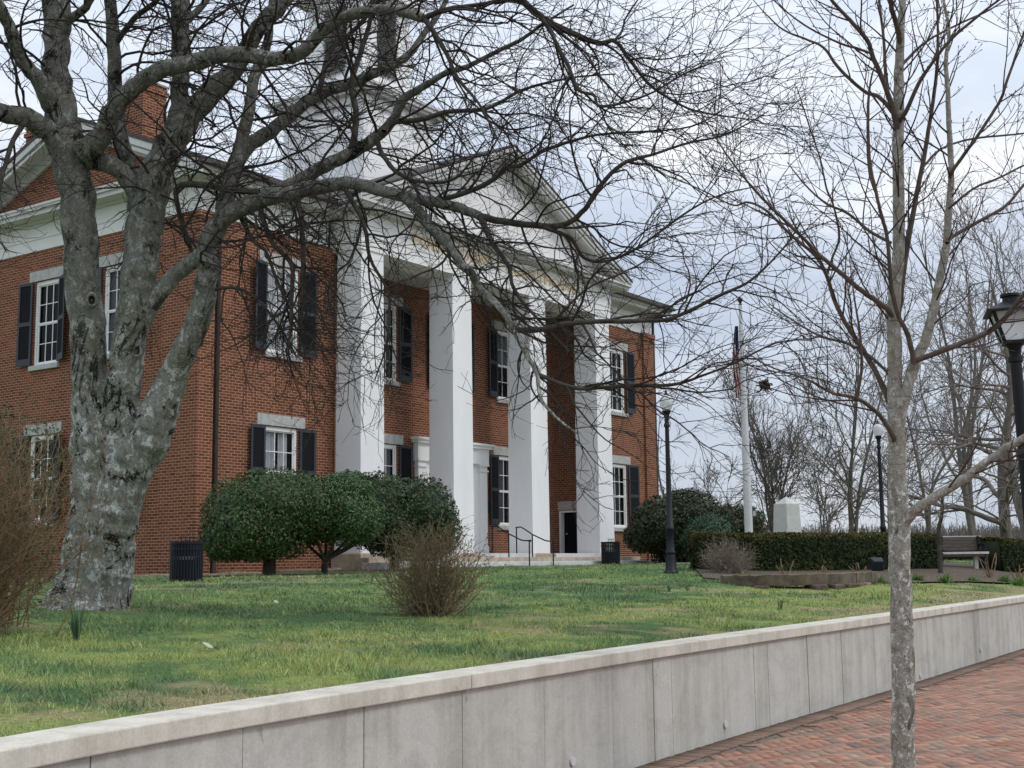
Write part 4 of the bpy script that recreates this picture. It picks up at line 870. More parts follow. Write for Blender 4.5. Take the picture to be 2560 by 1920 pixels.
Y_([(1935, 905), (1923, 872), (1899, 817), (1858, 745), (1830, 704), (1803, 649), (1785, 594), (1761, 552), (1710, 509), (1658, 457), (1617, 437), (1583, 443), (1521, 413), (1452, 382)], [15, 14, 13, 12, 11, 10, 9, 8, 7, 6, 5, 4, 3, 2], [YD, YD+.5])
Y_([(1932, 690), (1913, 664), (1865, 631), (1813, 587), (1761, 543), (1744, 523), (1700, 481), (1658, 440), (1617, 395), (1572, 337), (1538, 285), (1504, 227)], [13, 12, 11, 10, 9, 8, 7, 6, 5, 4, 3, 2], [YD, YD-.5])
Y_([(1851, 858), (1858, 820), (1861, 793), (1858, 724), (1845, 640), (1835, 560)], [8, 8, 7, 6, 4, 2], [YD-.25, YD-.4])
Y_([(1785, 596), (1798, 557), (1813, 509), (1799, 440), (1785, 406), (1772, 344), (1751, 282), (1734, 227), (1720, 186)], [6, 6, 5.5, 5, 4.5, 4, 3.5, 3, 2], [YD+.25, YD+.1])
Y_([(1938, 275), (1930, 241), (1913, 189), (1885, 120), (1873, 86), (1837, 45), (1796, 0), (1750, -60)], [15, 14, 12, 11, 10, 9, 7, 4], [YD, YD-.3])
Y_([(1930, 245), (1899, 210), (1865, 196), (1813, 148), (1779, 103), (1744, 86), (1693, 65), (1658, 34), (1627, 0)], [10, 9, 8, 7, 6, 5, 4, 3, 2], [YD, YD+.4])
Y_([(1880, 115), (1850, 104), (1813, 93), (1744, 58), (1693, 20), (1640, -30)], [6, 6, 5, 4, 3, 2], [YD-.2, YD-.3])
Y_([(1920, 215), (1913, 155), (1909, 86), (1899, 0), (1890, -80)], [9, 8, 7, 6, 4], [YD, YD+.3])
Y_([(1944, 90), (1936, 50), (1926, 20), (1920, -40), (1910, -120)], [13, 12, 11, 9, 5], [YD, YD-.3])
Y_([(2054, 378), (2062, 362), (2105, 303), (2157, 223), (2174, 179), (2212, 69), (2250, -30)], [9, 9, 8, 7, 7, 5, 3], [YD-.15, YD-.4])
Y_([(2046, 525), (2056, 512), (2122, 474), (2174, 443), (2212, 399), (2280, 330)], [9, 9, 8, 7, 6, 4], [YD-.15, YD+.1])
Y_([(2050, 450), (2062, 440), (2105, 406), (2157, 385), (2212, 357), (2280, 330)], [6, 6, 5, 5, 4, 3], [YD-.15, YD-.5])
Y_([(1990, 370), (2000, 354), (2036, 320), (2105, 299), (2212, 288), (2290, 270)], [6, 6, 5, 5, 4, 3], [YD+.2, YD+.5])
Y_([(1945, 150), (1956, 132), (2002, 89), (2071, 52), (2140, 20), (2200, -20)], [7, 7, 6, 5, 4, 3], [YD, YD+.4])
Y_([(1942, 262), (1957, 241), (1985, 179), (2012, 138), (2053, 86), (2105, 41), (2157, 0), (2220, -50)], [11, 10, 9, 8, 7, 6, 5, 3], [YD, YD-.5])
Y_([(1925, 525), (1880, 500), (1830, 460), (1785, 440), (1740, 400), (1700, 350)], [7, 7, 6, 5, 4, 2], [YD, YD+.5])
Y_([(1932, 820), (1880, 770), (1830, 742), (1770, 725), (1710, 690), (1660, 655)], [7, 7, 6, 5, 4, 2], [YD, YD+.4])
for C, r in YL[1:]:
    tubemesh('limb', [(C[None], r[None], 12 if r[0] > .03 else 8)], M_YBARK2 if r[0] > .03 else M_YTHIN, yt)
yr = [resamp(C, r, 24) for C, r in YL]
ya = ab(yr)
P1, R1 = spawn(*ya, .135, (.30, 1.05), (30, 55), 10, .06, (0, 0, .16), .5, .0075, .0032, t0=.22, taper=.4, shrink=.45, curl=.02)
P2, R2_ = spawn(P1, R1, .13, (.10, .40), (30, 60), 7, .08, (0, 0, .14), .6, .0042, .0024, t0=.2, taper=.6, shrink=.4, curl=.02)
P3, R3 = spawn(P2, R2_, .11, (.05, .14), (30, 60), 4, .08, (0, 0, .12),   .75, .0032, .0020, t0=.3, taper=.7, shrink=.3)
def buds(P):
    tip = P[:, -1]; d = norm(P[:, -1]-P[:, -2]); L_ = .016
    Q = np.stack([tip-d*.004, tip+d*L_*.4, tip+d*L_], 1); return Q, np.tile(np.array([.0022, .0036, .0012]), (len(tip), 1))
b1 = buds(P1); b2 = buds(P2); b3 = buds(P3)
tw = tubemesh('twigs', [(P1, R1, 5), (P2, R2_, 4), (P3, R3, 3), (*b1, 4), (*b2, 4), (*b3, 4)], M_YTWIG, yt); tag(tw, kind='stuff')
print('young', len(P1), len(P2), len(P3))
# bark wound on the lower trunk
wb_ = MB(); V = []; nn, mm = 14, 9; cxd, hwd = 1956.5, 26.0
vdir = ray(cxd*K, 1540*K); vdir = norm(np.array([vdir[0], vdir[1], 0])); rdir = np.array([vdir[1], -vdir[0], 0])
for j in range(nn+1):
    v_ = j/nn; yy = 1497+80*v_; wd = math.sin(math.pi*min(1, max(0, .06+v_*.94))**.75)*.62+.03*math.sin(j*2.7)
    ctr = PD(cxd*K, yy*K, YD); rad = hwd*K*YD/F
    for i in range(mm+1):
        u_ = -1+2*i/mm; an = math.radians(14)+u_*wd*.85; edge = abs(u_) > .85 or j in (0, nn)
        V.append(ctr+(rdir*math.sin(an)-vdir*math.cos(an))*rad*(1.10 if not edge else .96))
wb_.add(V, [(j*(mm+1)+i, j*(mm+1)+i+1, (j+1)*(mm+1)+i+1, (j+1)*(mm+1)+i) for j in range(nn) for i in range(mm)])
wb_.build('bark_wound', plain('bare_wood_wound', (.13, .115, .10), .9, nscale=5, namt=.5, stretch=(5, 5, .5), bump=.4), yt, smooth=True)

# ================================================================== SHRUBS, BUSHES, HEDGES
def leafcols(n, rg, base, var=.35, alt=None, altp=0):
    c = np.array(base)[None]*(1+rg.uniform(-var, var, (n, 1)))*(1+rg.uniform(-.12, .12, (n, 3)))
    if alt is not None:
        k = rg.random(n) < altp; c[k] = np.array(alt)*(1+rg.uniform(-.25, .25, (k.sum(), 1)))
    return c
def blobpoints(n, lobes, rg, shell=.30):
    """points near the surface of a union of ellipsoids; lobes: (centre, radii)"""
    P = []; Nn = []
    vol = np.array([l[1][0]*l[1][1]*l[1][2] for l in lobes])**(2/3); vol = vol/vol.sum()
    for (c, r), w in zip(lobes, vol):
        m_ = int(n*w*1.4); d = norm(rg.normal(size=(m_, 3))); rad = 1-shell*rg.random(m_)**1.7
        bump = 1+.20*(fbm(d[:, 0]*3.6+c[0]*7, d[:, 1]*3.6+d[:, 2]*3.6+c[1]*5, 4)-.5)*2+.05*(rg.random(m_) < .04)*rg.random(m_)*2
        p = np.array(c)+d*np.array(r)*(rad*bump)[:, None]; P.append(p); Nn.append(norm(d/np.array(r)))
    P = np.concatenate(P); Nn = np.concatenate(Nn); keep = np.ones(len(P), bool)
    for c, r in lobes:
        q = ((P-np.array(c))/np.array(r)); keep &= (q**2).sum(1) > (1-shell)**2*.9
    return P[keep], Nn[keep]
def coremesh(lobes, s=.78):
    bm = MB()
    for c, r in lobes:
        V = []; Fs = []; nu, nvv = 14, 9
        for i in range(nvv+1):
            ph = math.pi*i/nvv
            for k in range(nu):
                th = 2*math.pi*k/nu; V.append((c[0]+r[0]*s*math.sin(ph)*math.cos(th), c[1]+r[1]*s*math.sin(ph)*math.sin(th), c[2]+r[2]*s*math.cos(ph)))
        for i in range(nvv):
            for k in range(nu): Fs.append((i*nu+k, (i+1)*nu+k, (i+1)*nu+(k+1) % nu, i*nu+(k+1) % nu))
        bm.add(V, Fs)
    return np.array(bm.v), np.array(bm.f)
def shrub(name, base, lobes, n, size, label, cat, base_col, trunks=(), alt=None, altp=0, flat=None, group=None, sprigs=0):
    rg = np.random.default_rng(abs(hash(label)) % 1000 if False else sum(map(ord, label)) % 9973)
    o = thing(name, base, label, cat, group)
    P, Nn = blobpoints(n, lobes, rg)
    if flat is not None: k = P[:, 2] > flat-rg.random(len(P))*.10; P, Nn = P[k], Nn[k]
    cols = leafcols(len(P), rg, base_col, .45, alt, altp)
    V, Q, Cc = leaves(P, Nn, size, .48, rg, cols)
    cv, cf = coremesh(lobes); cv[:, 2] = np.maximum(cv[:, 2], (flat if flat is not None else -9)+.05)
    Vv = np.concatenate([V, cv]); C = np.concatenate([Cc, np.tile(np.array(base_col)*.5, (len(cv), 1))])
    link('foliage', rawmesh('foliage', Vv, [np.concatenate([Q, cf+len(V)])], M_LEAF, False, uv=False, col=C), o)
    for pts, r in trunks:
        Cc_ = catmull(np.array(pts, float), 14); rr = np.linspace(r[0], r[1], 14)
        tubemesh('stem', [(Cc_[None], rr[None], 10)], M_THIN, o)
    return o
def lobe(x, y, D, rx, ry, rz): return (PD(x, y, D), (rx, ry, rz))
HOL = (.052, .092, .030)
# two clipped hollies left of the portico, one behind
D1 = 31.6; px = D1/F
b1 = at(672, D1+.35)
shrub('clipped_shrub', b1, [lobe(600, 1290, D1, 88*px, 1.0, 98*px), lobe(690, 1262, D1, 120*px, 1.15, 92*px), lobe(665, 1315, D1, 150*px, 1.1, 95*px), lobe(760, 1270, D1+.2, 90*px, 1.0, 88*px), lobe(562, 1345, D1-.2, 58*px, .7, 66*px), lobe(600, 1350, D1, 85*px, .9, 60*px)], 30000, .040,
      'wide clipped dark green evergreen on one thick trunk beside the brick corner', 'shrub', HOL, trunks=[([b1+[0, 0, -.1], b1+[.02, 0, .35], b1+[.1, .05, .8], PD(680, 1290, D1)], (.17, .13)), ([b1+[0, 0, .5], PD(640, 1370, D1), PD(590, 1362, D1)], (.05, .02))], alt=(.10, .065, .03), altp=.07, flat=PD(660, 1397, D1)[2])
D2 = 32.2; b2 = at(812, D2+.1)
tk = [([b2+[0, 0, -.1], PD(812, 1405, D2), PD(815+dx, 1370, D2+dd), PD(815+2.2*dx, 1325, D2+2*dd)], (.055, .025)) for dx, dd in ((-38, .2), (-16, -.2), (0, .3), (14, -.2), (34, .1), (48, -.1), (58, .2))]
shrub('clipped_shrub', b2, [lobe(845, 1270, D2, 88*px, 1.0, 80*px), lobe(880, 1300, D2-.2, 74*px, .9, 68*px), lobe(860, 1222, D2+.1, 62*px, .8, 45*px), lobe(800, 1290, D2, 75*px, .9, 70*px)], 18000, .036,
      'smaller mid green clipped evergreen on several thin splayed stems, left of the portico', 'shrub', (.060, .112, .040), trunks=tk, flat=PD(860, 1376, D2)[2])
D3 = 35.0; px3 = D3/F; b3 = at(985, D3)
shrub('clipped_shrub', b3, [lobe(955, 1280, D3, 105*px3, 1.1, 100*px3), lobe(1052, 1285, D3, 84*px3, 1.0, 94*px3), lobe(1085, 1330, D3, 55*px3, .8, 70*px3), lobe(880, 1235, D3+.2, 55*px3, .9, 55*px3), lobe(1000, 1320, D3, 125*px3, 1.0, 80*px3)], 22000, .046,
      'dark glossy rounded evergreen directly in front of the first two white columns', 'shrub', (.040, .070, .026), trunks=[([b3, b3+[0, 0, .5], PD(960, 1340, D3)], (.14, .1)), ([b3+[.3, -.3, 0], PD(1050, 1390, D3), PD(1080, 1340, D3)], (.06, .04))], alt=(.085, .055, .028), altp=.06, flat=PD(985, 1405, D3)[2])
D4 = 47.; px4 = D4/F; b4 = at(1700, D4)
shrub('clipped_shrub', b4, [lobe(1660, 1310, D4, 78*px4, 1.2, 72*px4), lobe(1720, 1290, D4, 70*px4, 1.2, 68*px4), lobe(1610, 1340, D4, 40*px4, .8, 45*px4), lobe(1690, 1370, D4+.6, 75*px4, .9, 55*px4)], 14000, .062,
      'large dark rounded evergreen at the right end of the courthouse behind the globe lamp post', 'shrub', (.032, .048, .022), trunks=[([b4, b4+[0, 0, .8]], (.12, .1))], alt=(.10, .07, .035), altp=.10)
D5 = 44.5; px5 = D5/F; b5 = at(1770, D5)
shrub('clipped_shrub', b5, [lobe(1772, 1350, D5, 48*px5, .9, 62*px5)], 6000, .042, 'small bluish green dome shaped evergreen between the dark evergreen and the flagpole', 'shrub', (.045, .088, .050), trunks=[([b5, b5+[0, 0, .5]], (.08, .06))])
D6 = 52.; px6 = D6/F; b6 = at(1830, D6)
shrub('clipped_shrub', b6, [lobe(1815, 1320, D6, 50*px6, 1.0, 58*px6), lobe(1858, 1318, D6, 42*px6, 1.0, 56*px6), lobe(1790, 1300, D6, 26*px6, .6, 36*px6)], 6000, .065, 'dark evergreen with a rusty left side standing behind the flagpole', 'shrub', (.034, .055, .026), trunks=[([b6, b6+[0, 0, .6]], (.1, .08))], alt=(.11, .06, .03), altp=.16)
# clipped hedges (yew needles on a box with rounded corners)
def hedge(name, path, w, h, n, label, rg, cat='hedge', cut=None):
    C = catmull(np.array([(p[0], p[1], 0) for p in path]), 60); seg = np.linalg.norm(np.diff(C, axis=0), axis=1); Ls = seg.sum()
    o = thing(name, (*C[30][:2], float(gz(C[30][0], C[30][1]))), label, cat)
    s = rg.random(n)*59; i = np.clip(s.astype(int), 0, 58); f = (s-i)[:, None]; c = C[i]*(1-f)+C[i+1]*f; t = norm(C[i+1]-C[i]); nn = np.stack([-t[:, 1], t[:, 0], t[:, 0]*0], 1)
    per = rg.random(n)*(2*h+w); side = np.where(per < h, -1, np.where(per > h+w, 1, 0))
    u = np.where(side == 0, (per-h)-w/2, side*w/2); z = np.where(side == -1, per, np.where(side == 1, per-h-w, h))
    inn = rg.random(n)**2*.16; u = u*(1-inn); z = np.where(side == 0, h-inn*.5, z)
    rz_ = np.maximum(0, z-(h-.12))/.12; u = u*(1-.22*rz_**2)
    wob = (fbm(c[:, 0]*2.2+u*3, c[:, 1]*2.2+z*2.5, 3)-.5)
    P = np.stack([c[:, 0]+nn[:, 0]*(u+wob*.14*np.sign(u)), c[:, 1]+nn[:, 1]*(u+wob*.14*np.sign(u)), gz(c[:, 0], c[:, 1])+z+wob*.10*(side == 0)], 1)
    N0 = np.where((side == 0)[:, None], np.array([0, 0, 1.]), nn*np.sign(u)[:, None])
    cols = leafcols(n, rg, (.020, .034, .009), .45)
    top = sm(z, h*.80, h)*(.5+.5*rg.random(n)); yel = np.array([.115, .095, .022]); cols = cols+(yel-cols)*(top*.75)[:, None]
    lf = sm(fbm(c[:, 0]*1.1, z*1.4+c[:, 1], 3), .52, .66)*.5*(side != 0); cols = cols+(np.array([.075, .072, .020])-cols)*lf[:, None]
    V, Q, Cc = leaves(P, N0, .042, .42, rg, cols)
    bm = MB(); k = 60
    for q in range(k):
        tt = norm(C[min(q+1, 59)]-C[max(q-1, 0)]); n2 = np.array([-tt[1], tt[0], 0]); g = gz(C[q][0], C[q][1])
        bm.v += [tuple(C[q]+n2*(-w/2+.1)+[0, 0, g-.1]), tuple(C[q]+n2*(w/2-.1)+[0, 0, g-.1]), tuple(C[q]+n2*(w/2-.1)+[0, 0, g+h-.1]), tuple(C[q]+n2*(-w/2+.1)+[0, 0, g+h-.1])]
    fs = [(4*q+e, 4*q+(e+1) % 4, 4*q+4+(e+1) % 4, 4*q+4+e) for q in range(k-1) for e in range(4)]+[(0, 3, 2, 1), tuple(4*(k-1)+e for e in range(4))]
    cv = np.array(bm.v); cf = np.array(fs)
    Vv = np.concatenate([V, cv]); Cx = np.concatenate([Cc, np.tile([.012, .02, .006], (len(cv), 1))])
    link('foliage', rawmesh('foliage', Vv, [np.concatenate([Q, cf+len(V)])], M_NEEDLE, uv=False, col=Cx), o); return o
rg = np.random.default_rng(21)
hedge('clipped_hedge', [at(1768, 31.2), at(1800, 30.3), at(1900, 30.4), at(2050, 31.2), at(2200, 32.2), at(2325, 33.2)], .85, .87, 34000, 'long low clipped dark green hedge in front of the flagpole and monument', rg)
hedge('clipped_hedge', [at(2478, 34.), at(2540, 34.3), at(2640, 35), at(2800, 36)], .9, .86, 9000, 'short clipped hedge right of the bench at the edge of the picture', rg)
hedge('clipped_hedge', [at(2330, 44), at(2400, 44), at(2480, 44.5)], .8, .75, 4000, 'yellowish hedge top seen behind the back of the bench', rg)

def bush(name, base, h, w, nst, label, cat, m_, rg, lean=(0, 0, 0), leafc=None, nl=0, lsize=.02, thick=.009, up=.10, dens=1.0, spread=(8, 62)):
    o = thing(name, base, label, cat)
    a = rg.random(nst)*2*np.pi; tilt = np.radians(rg.uniform(*spread, nst)); k = 12
    d = np.stack([np.sin(tilt)*np.cos(a), np.sin(tilt)*np.sin(a), np.cos(tilt)], 1); d = norm(d+np.array(lean))
    ln = h*(1.0-.25*(tilt/1.1)**2)*rg.uniform(.7, 1.05, nst)*(1+.15*(w/h-1)*np.sin(tilt))
    P = np.empty((nst, k, 3)); P[:, 0] = np.array(base)+np.stack([rg.normal(size=nst)*w*.07, rg.normal(size=nst)*w*.07, np.full(nst, -.03)], 1)
    for i in range(1, k):
        P[:, i] = P[:, i-1]+d*(ln/(k-1))[:, None]; d = norm(d+rg.normal(size=d.shape)*.10+np.array([0, 0, up]))
    R = rg.uniform(.6, 1.2, nst)[:, None]*thick*np.linspace(1, .35, k)[None]
    P1, R1 = spawn(P, R, .13/dens, (.18, .55), (20, 55), 8, .12, (0, 0, .08), .65, thick*.6, .0028, t0=.15, taper=.5, rg=rg, shrink=.4)
    P2, R2_ = spawn(P1, R1, .10/dens, (.07, .24), (25, 60), 5, .14, (0, 0, .06), .7, thick*.4, .0022, t0=.2, taper=.6, rg=rg, shrink=.3)
    tubemesh('stems', [(P, R, 6), (P1, R1, 4), (P2, R2_, 3)], m_, o)
    if nl:
        pts = np.concatenate([P2[:, 2:].reshape(-1, 3), P1[:, 4:].reshape(-1, 3)]); pts = pts[rg.choice(len(pts), nl)]+rg.normal(size=(nl, 3))*.008
        V, Q, Cc = leaves(pts, norm(rg.normal(size=(nl, 3))), lsize, .4, rg, leafcols(nl, rg, leafc, .4)); link('leaves', rawmesh('leaves', V, [Q], M_LEAF, uv=False, col=Cc), o)
    return o
rg = np.random.default_rng(33)
bush('bare_bush', gh(1075, 1540)[0], 1.12, 1.7, 120, 'tangled leafless brown bush standing alone on the lawn in front of the steps', 'bush', M_BUSHTW, rg, leafc=(.13, .115, .05), nl=3800, lsize=.016, thick=.0085, lean=(.05, -.03, .06), spread=(5, 76))
lb = gh(-150, 1600)[0]
bush('russet_bush', lb, 1.80, 2.4, 220, 'dense russet twiggy bush at the left edge beside the old tree', 'bush', M_BUSHR, rg, leafc=(.055, .068, .024), nl=2600, lsize=.016, thick=.0075, up=.06, spread=(3, 58))
gb = at(-10, 12.0); bush('green_bush', gb+[0, 0, .0], 2.15, 1.4, 50, 'thin leafy green bush behind the russet bush in front of the lower side window', 'bush', M_BUSHTW, rg, leafc=(.050, .078, .030), nl=7000, lsize=.022, thick=.006, up=.12, spread=(2, 34))
db = at(1822, 29.0); bush('dead_juniper', db, .80, 1.2, 120, 'grey brown dead juniper clump at the left end of the hedge', 'bush', M_DEADTW, rg, thick=.009, up=.02, spread=(20, 82), leafc=(.19, .15, .10), nl=1500, lsize=.02)

# ---------------- raised stone edging, planting bed
pl = thing('stone_edging', at(1990, 25), 'low curved dark weathered stone slab edging around the planting bed', 'edging')
A = catmull(np.array([at(1802, 24.2), at(1850, 23.6), at(1960, 23.3), at(2080, 23.6), at(2160, 24.6), at(2196, 25.6)]), 40)
nrm2 = norm(np.stack([-(np.gradient(A[:, 1])), np.gradient(A[:, 0]), A[:, 0]*0], 1))
if (nrm2[20] @ fwd) < 0: nrm2 = -nrm2
def ribbon(a0, a1, topz, hgt, wid, name, m_, over=0):
    bm = MB(); k = a1-a0
    for i in range(a0, a1):
        j = .012*math.sin(i*2.1)+.01*math.cos(i*.9)
        p = A[i]-nrm2[i]*(over+j); q_ = A[i]+nrm2[i]*wid
        bm.v += [(p[0], p[1], topz[i]-hgt), (q_[0], q_[1], topz[i]-hgt), (q_[0], q_[1], topz[i]), (p[0], p[1], topz[i]+.6*j)]
    for i in range(k-1):
        for e in range(4): bm.f.append((4*i+e, 4*i+(e+1) % 4, 4*i+4+(e+1) % 4, 4*i+4+e)); 
    bm.f += [(0, 3, 2, 1), tuple(4*(k-1)+e for e in range(4))]; bm.mi = [0]*len(bm.f); bm.n = len(bm.v)
    return bm.build(name, m_, pl, bevel=.012)
tz = np.array([PD(1990, 1436, 23.5)[2]]*40)+np.linspace(-.01, .02, 40)
for i0, i1 in ((0, 9), (9, 19), (19, 29), (29, 40)): ribbon(i0, min(i1+1, 40), tz, .20, .35, 'slab', M_OLDST, .012*((i0//9) % 2))
bs = MB(); rg = np.random.default_rng(8)
for i in (21, 24, 27, 29, 31, 12):
    p = A[i]; w_ = rg.uniform(.10, .24); h_ = rg.uniform(.07, .13); z0 = tz[i]-.19-h_
    c0 = np.array([p[0], p[1], z0])-nrm2[i]*.06; t2 = np.array([nrm2[i][1], -nrm2[i][0], 0])
    pts = [c0-t2*w_-nrm2[i]*.05, c0+t2*w_*.9-nrm2[i]*.08, c0+t2*w_*1.1+nrm2[i]*.3, c0-t2*w_+nrm2[i]*.3]
    rb = MB(); rb.prism([tuple(x) for x in pts], (0, 0, h_)); rb.build('rubble_stone', plain('rubble%d' % i, (.22*rg.uniform(.8, 1.2), .13, .08), .9, nscale=6, namt=.5) if i in (20, 28, 31) else M_OLDST, pl, bevel=.03)
# stone ledge at the foot of the side wall
ls = thing('stone_ledge', (-1.0, -.6, -.05), 'row of flat pale ledge stones along the foot of the brick wall by the corner', 'edging'); rg = np.random.default_rng(17)
x_ = -.75
for i in range(15):
    w_ = rg.uniform(.35, .85); g0 = gz(x_, -.7)
    sb = MB(); y_ = -.62-.16*rg.random(); j = rg.uniform(-.05, .05, 8)
    if i < 5: pts = [(-.85+j[0]*2, 2.6-.62*i+j[1], -.06), (-.45, 2.6-.62*i, -.06), (-.42, 2.6-.62*i-.55, -.06), (-.88+j[2]*2, 2.6-.62*i-.56+j[3], -.06)]
    else: pts = [(x_, y_+j[1], g0-.03), (x_+w_, y_+j[2], g0-.03), (x_+w_+j[3], y_+.42, g0-.03), (x_+j[4], y_+.42, g0-.03)]; x_ += w_+.05+.5*(i % 4 == 0)
    sb.prism(pts, (0, 0, rg.uniform(.09, .14))); sb.build('ledge_stone', M_GREYST, ls, bevel=.025)

# pruned roses
def rose(xp, D, n, h, label, seed):
    rg = np.random.default_rng(seed); b = at(xp, D); o = thing('pruned_rose', b, label, 'plant', None); S_ = []
    for i in range(n):
        a_ = rg.random()*6.28; t_ = rg.uniform(.15, .75); e_ = b+np.array([math.cos(a_)*math.sin(t_), math.sin(a_)*math.sin(t_), math.cos(t_)])*h*rg.uniform(.6, 1)
        md = (b+e_)/2+rg.normal(size=3)*.03; S_.append(catmull([b+[0, 0, -.03], md, e_], 8))
    P = np.stack(S_); R = np.tile(np.linspace(.014, .008, 8), (n, 1)); P1, R1 = spawn(P, R, .22, (.06, .16), (25, 55), 5, .1, (0, 0, .1), .7, .008, .005, t0=.35, rg=rg, taper=.8)
    tubemesh('canes', [(P, R, 6), (P1, R1, 5)], M_BUSHTW, o)
rose(1967, 27.5, 4, .52, 'pruned rose with four bare forked canes in the bed, left one before the hedge', 1); rose(2072, 27.8, 5, .36, 'smallest pruned rose with thin bare canes, middle one before the hedge', 2); rose(2150, 27.6, 9, .45, 'many stemmed pruned rose left of the floodlight in front of the hedge', 3)
rose(2475, 31, 6, .68, 'tall brown pruned rose at the right end of the bench', 4); rose(2545, 31, 7, .5, 'pale caned pruned rose at the right picture edge before the short hedge', 5)
def tuft(p, n, h, w, col, label, seed, wid=.012, group=None, name='green_tuft', cat='plant'):
    rg = np.random.default_rng(seed); a_ = rg.random(n)*6.28; t_ = rg.uniform(.05, 1.15, n)*w; d = np.stack([np.cos(a_)*np.sin(t_), np.sin(a_)*np.sin(t_), np.cos(t_)], 1)
    L_ = h*rg.uniform(.5, 1, n)[:, None]; b = np.array(p)+rg.normal(size=(n, 3))*[.05*w, .05*w, 0]-[0, 0, .01]; s = norm(np.cross(d, rg.normal(size=(n, 3))))*wid
    m1 = b+d*L_*.55; d2 = norm(d+[0, 0, -.25]); t2 = m1+d2*L_*.5
    V = np.stack([b-s*.6, b+s*.6, m1+s, m1-s, t2], 1).reshape(-1, 3); i = np.arange(n)[:, None]*5
    me = rawmesh(name, V, [i+[0, 1, 2, 3], i+[3, 2, 4]], M_BLADE, uv=False, col=np.repeat(leafcols(n, rg, col, .3), 5, 0)); o = link(name, me); tag(o, label, cat, group); return o
TG = 'green perennial tufts in the planting bed'
for i, (x, D, s_, lb_) in enumerate(((1862, 26.2, 1.2, 'yellow green mounded tuft at the left end of the stone edging'), (1903, 27.4, .7, 'tiny green tuft right of the yellow mound, below the hedge'), (1970, 25.6, 1.0, 'pale olive mound above the middle of the stone edging'), (2036, 26.2, 1.2, 'bright green tuft above the stone edging, between two pruned roses'), (2120, 26.6, .9, 'low green tuft just left of the many stemmed rose'), (2195, 27.0, 1.0, 'green tuft at the foot of the floodlight'), (2293, 28.5, 1.1, 'green tuft just right of the young tree trunk'), (2362, 28.8, 1.1, 'green tuft at the foot of the sapling before the bench'), (2432, 29.6, .8, 'small green tuft below the right bench leg'), (2510, 30.0, 1.1, 'green tuft below the short hedge'), (2548, 29.4, 1.2, 'green tuft at the right picture edge'))):
    tuft(at(x, D), 150, .22*s_, 1.0, (.20, .22, .06) if i in (0, 2) else (.13, .22, .06), lb_, 40+i, .011, TG)
tuft(gh(190, 1600)[0], 34, .34, .28, (.085, .155, .075), 'clump of upright daffodil leaves on the lawn below the old tree', 71, .008)
for i, (x, y, lb_) in enumerate(((1950, 1525, 'lone upright leaf clump on the grass below the stone edging'), (1672, 1480, 'leaf clump on the lawn below the globe lamp post'), (1720, 1478, 'leaf clump on the lawn left of the stone edging'), (1330, 1480, 'leaf clump on the lawn below the handrails'))): tuft(gh(x, y)[0], 14, .22, .35, (.09, .16, .075), lb_, 80+i, .006)

# ================================================================== FURNITURE AND SMALL THINGS
def trashcan(P, label, liner):
    o = thing('litter_bin', P, label, 'litter bin', 'round slatted litter bins by the courthouse'); x, y, z = P; r, h = .32, .80; c = (x, y, z-.02)
    for k in range(34):
        a_ = 2*math.pi*k/34; pass
    s = MB()
    for k in range(34):
        a_ = 2*math.pi*k/34; w_ = .021; ca, sa = math.cos(a_), math.sin(a_)
        s.prism([(c[0]+r*ca-w_*sa, c[1]+r*sa+w_*ca, c[2]+.03), (c[0]+r*ca+w_*sa, c[1]+r*sa-w_*ca, c[2]+.03), (c[0]+(r-.01)*ca+w_*sa, c[1]+(r-.01)*sa-w_*ca, c[2]+.03), (c[0]+(r-.01)*ca-w_*sa, c[1]+(r-.01)*sa+w_*ca, c[2]+.03)], (0, 0, h-.06))
    so = s.build('slats', M_NAVY, o); tag(so)
    s = MB()
    for z0, z1 in ((.0, .06), (h-.16, h-.13), (h-.05, h)): s.lathe([(r-.012, z0), (r+.014, z0), (r+.014, z1), (r-.012, z1)], c, 34)
    s.build('hoops', M_NAVY, o)
    s = MB(); s.lathe([(r-.04, .04), (r-.04, h*.58)], c, 24); s.build('liner', M_NAVY, o)
    s = MB(); s.lathe([(r-.025, h*.56), (r-.02, h*.62), (r-.03, h*.64)], c, 24); s.build('bag', liner, o)
    s = MB()
    for dx in (-.16, -.05, .05, .16): s.tube([(c[0]+dx, c[1]-.02, c[2]+h), (c[0]+dx, c[1]-.02, c[2]+h+.085)], .009, 6)
    s.box((c[0]-.19, c[1]-.04, c[2]+h+.082), (c[0]+.19, c[1], c[2]+h+.10)); s.build('lid_bracket', M_BLACK, o)
M_BAG = plain('white_bin_bag', (.65, .65, .66), .5); M_BAG2 = plain('grey_bin_bag', (.45, .50, .58), .5)
P, D = gh(465, 1454); trashcan(P, 'dark slatted litter bin standing on the lawn by the brick corner', M_BAG)
trashcan(np.array([*(CAM+ray(1527, 1411)*((-3.0-CAM[1])/ray(1527, 1411)[1]))[:2], .16]), 'dark slatted litter bin standing beside the steps at the fourth column', M_BAG2)
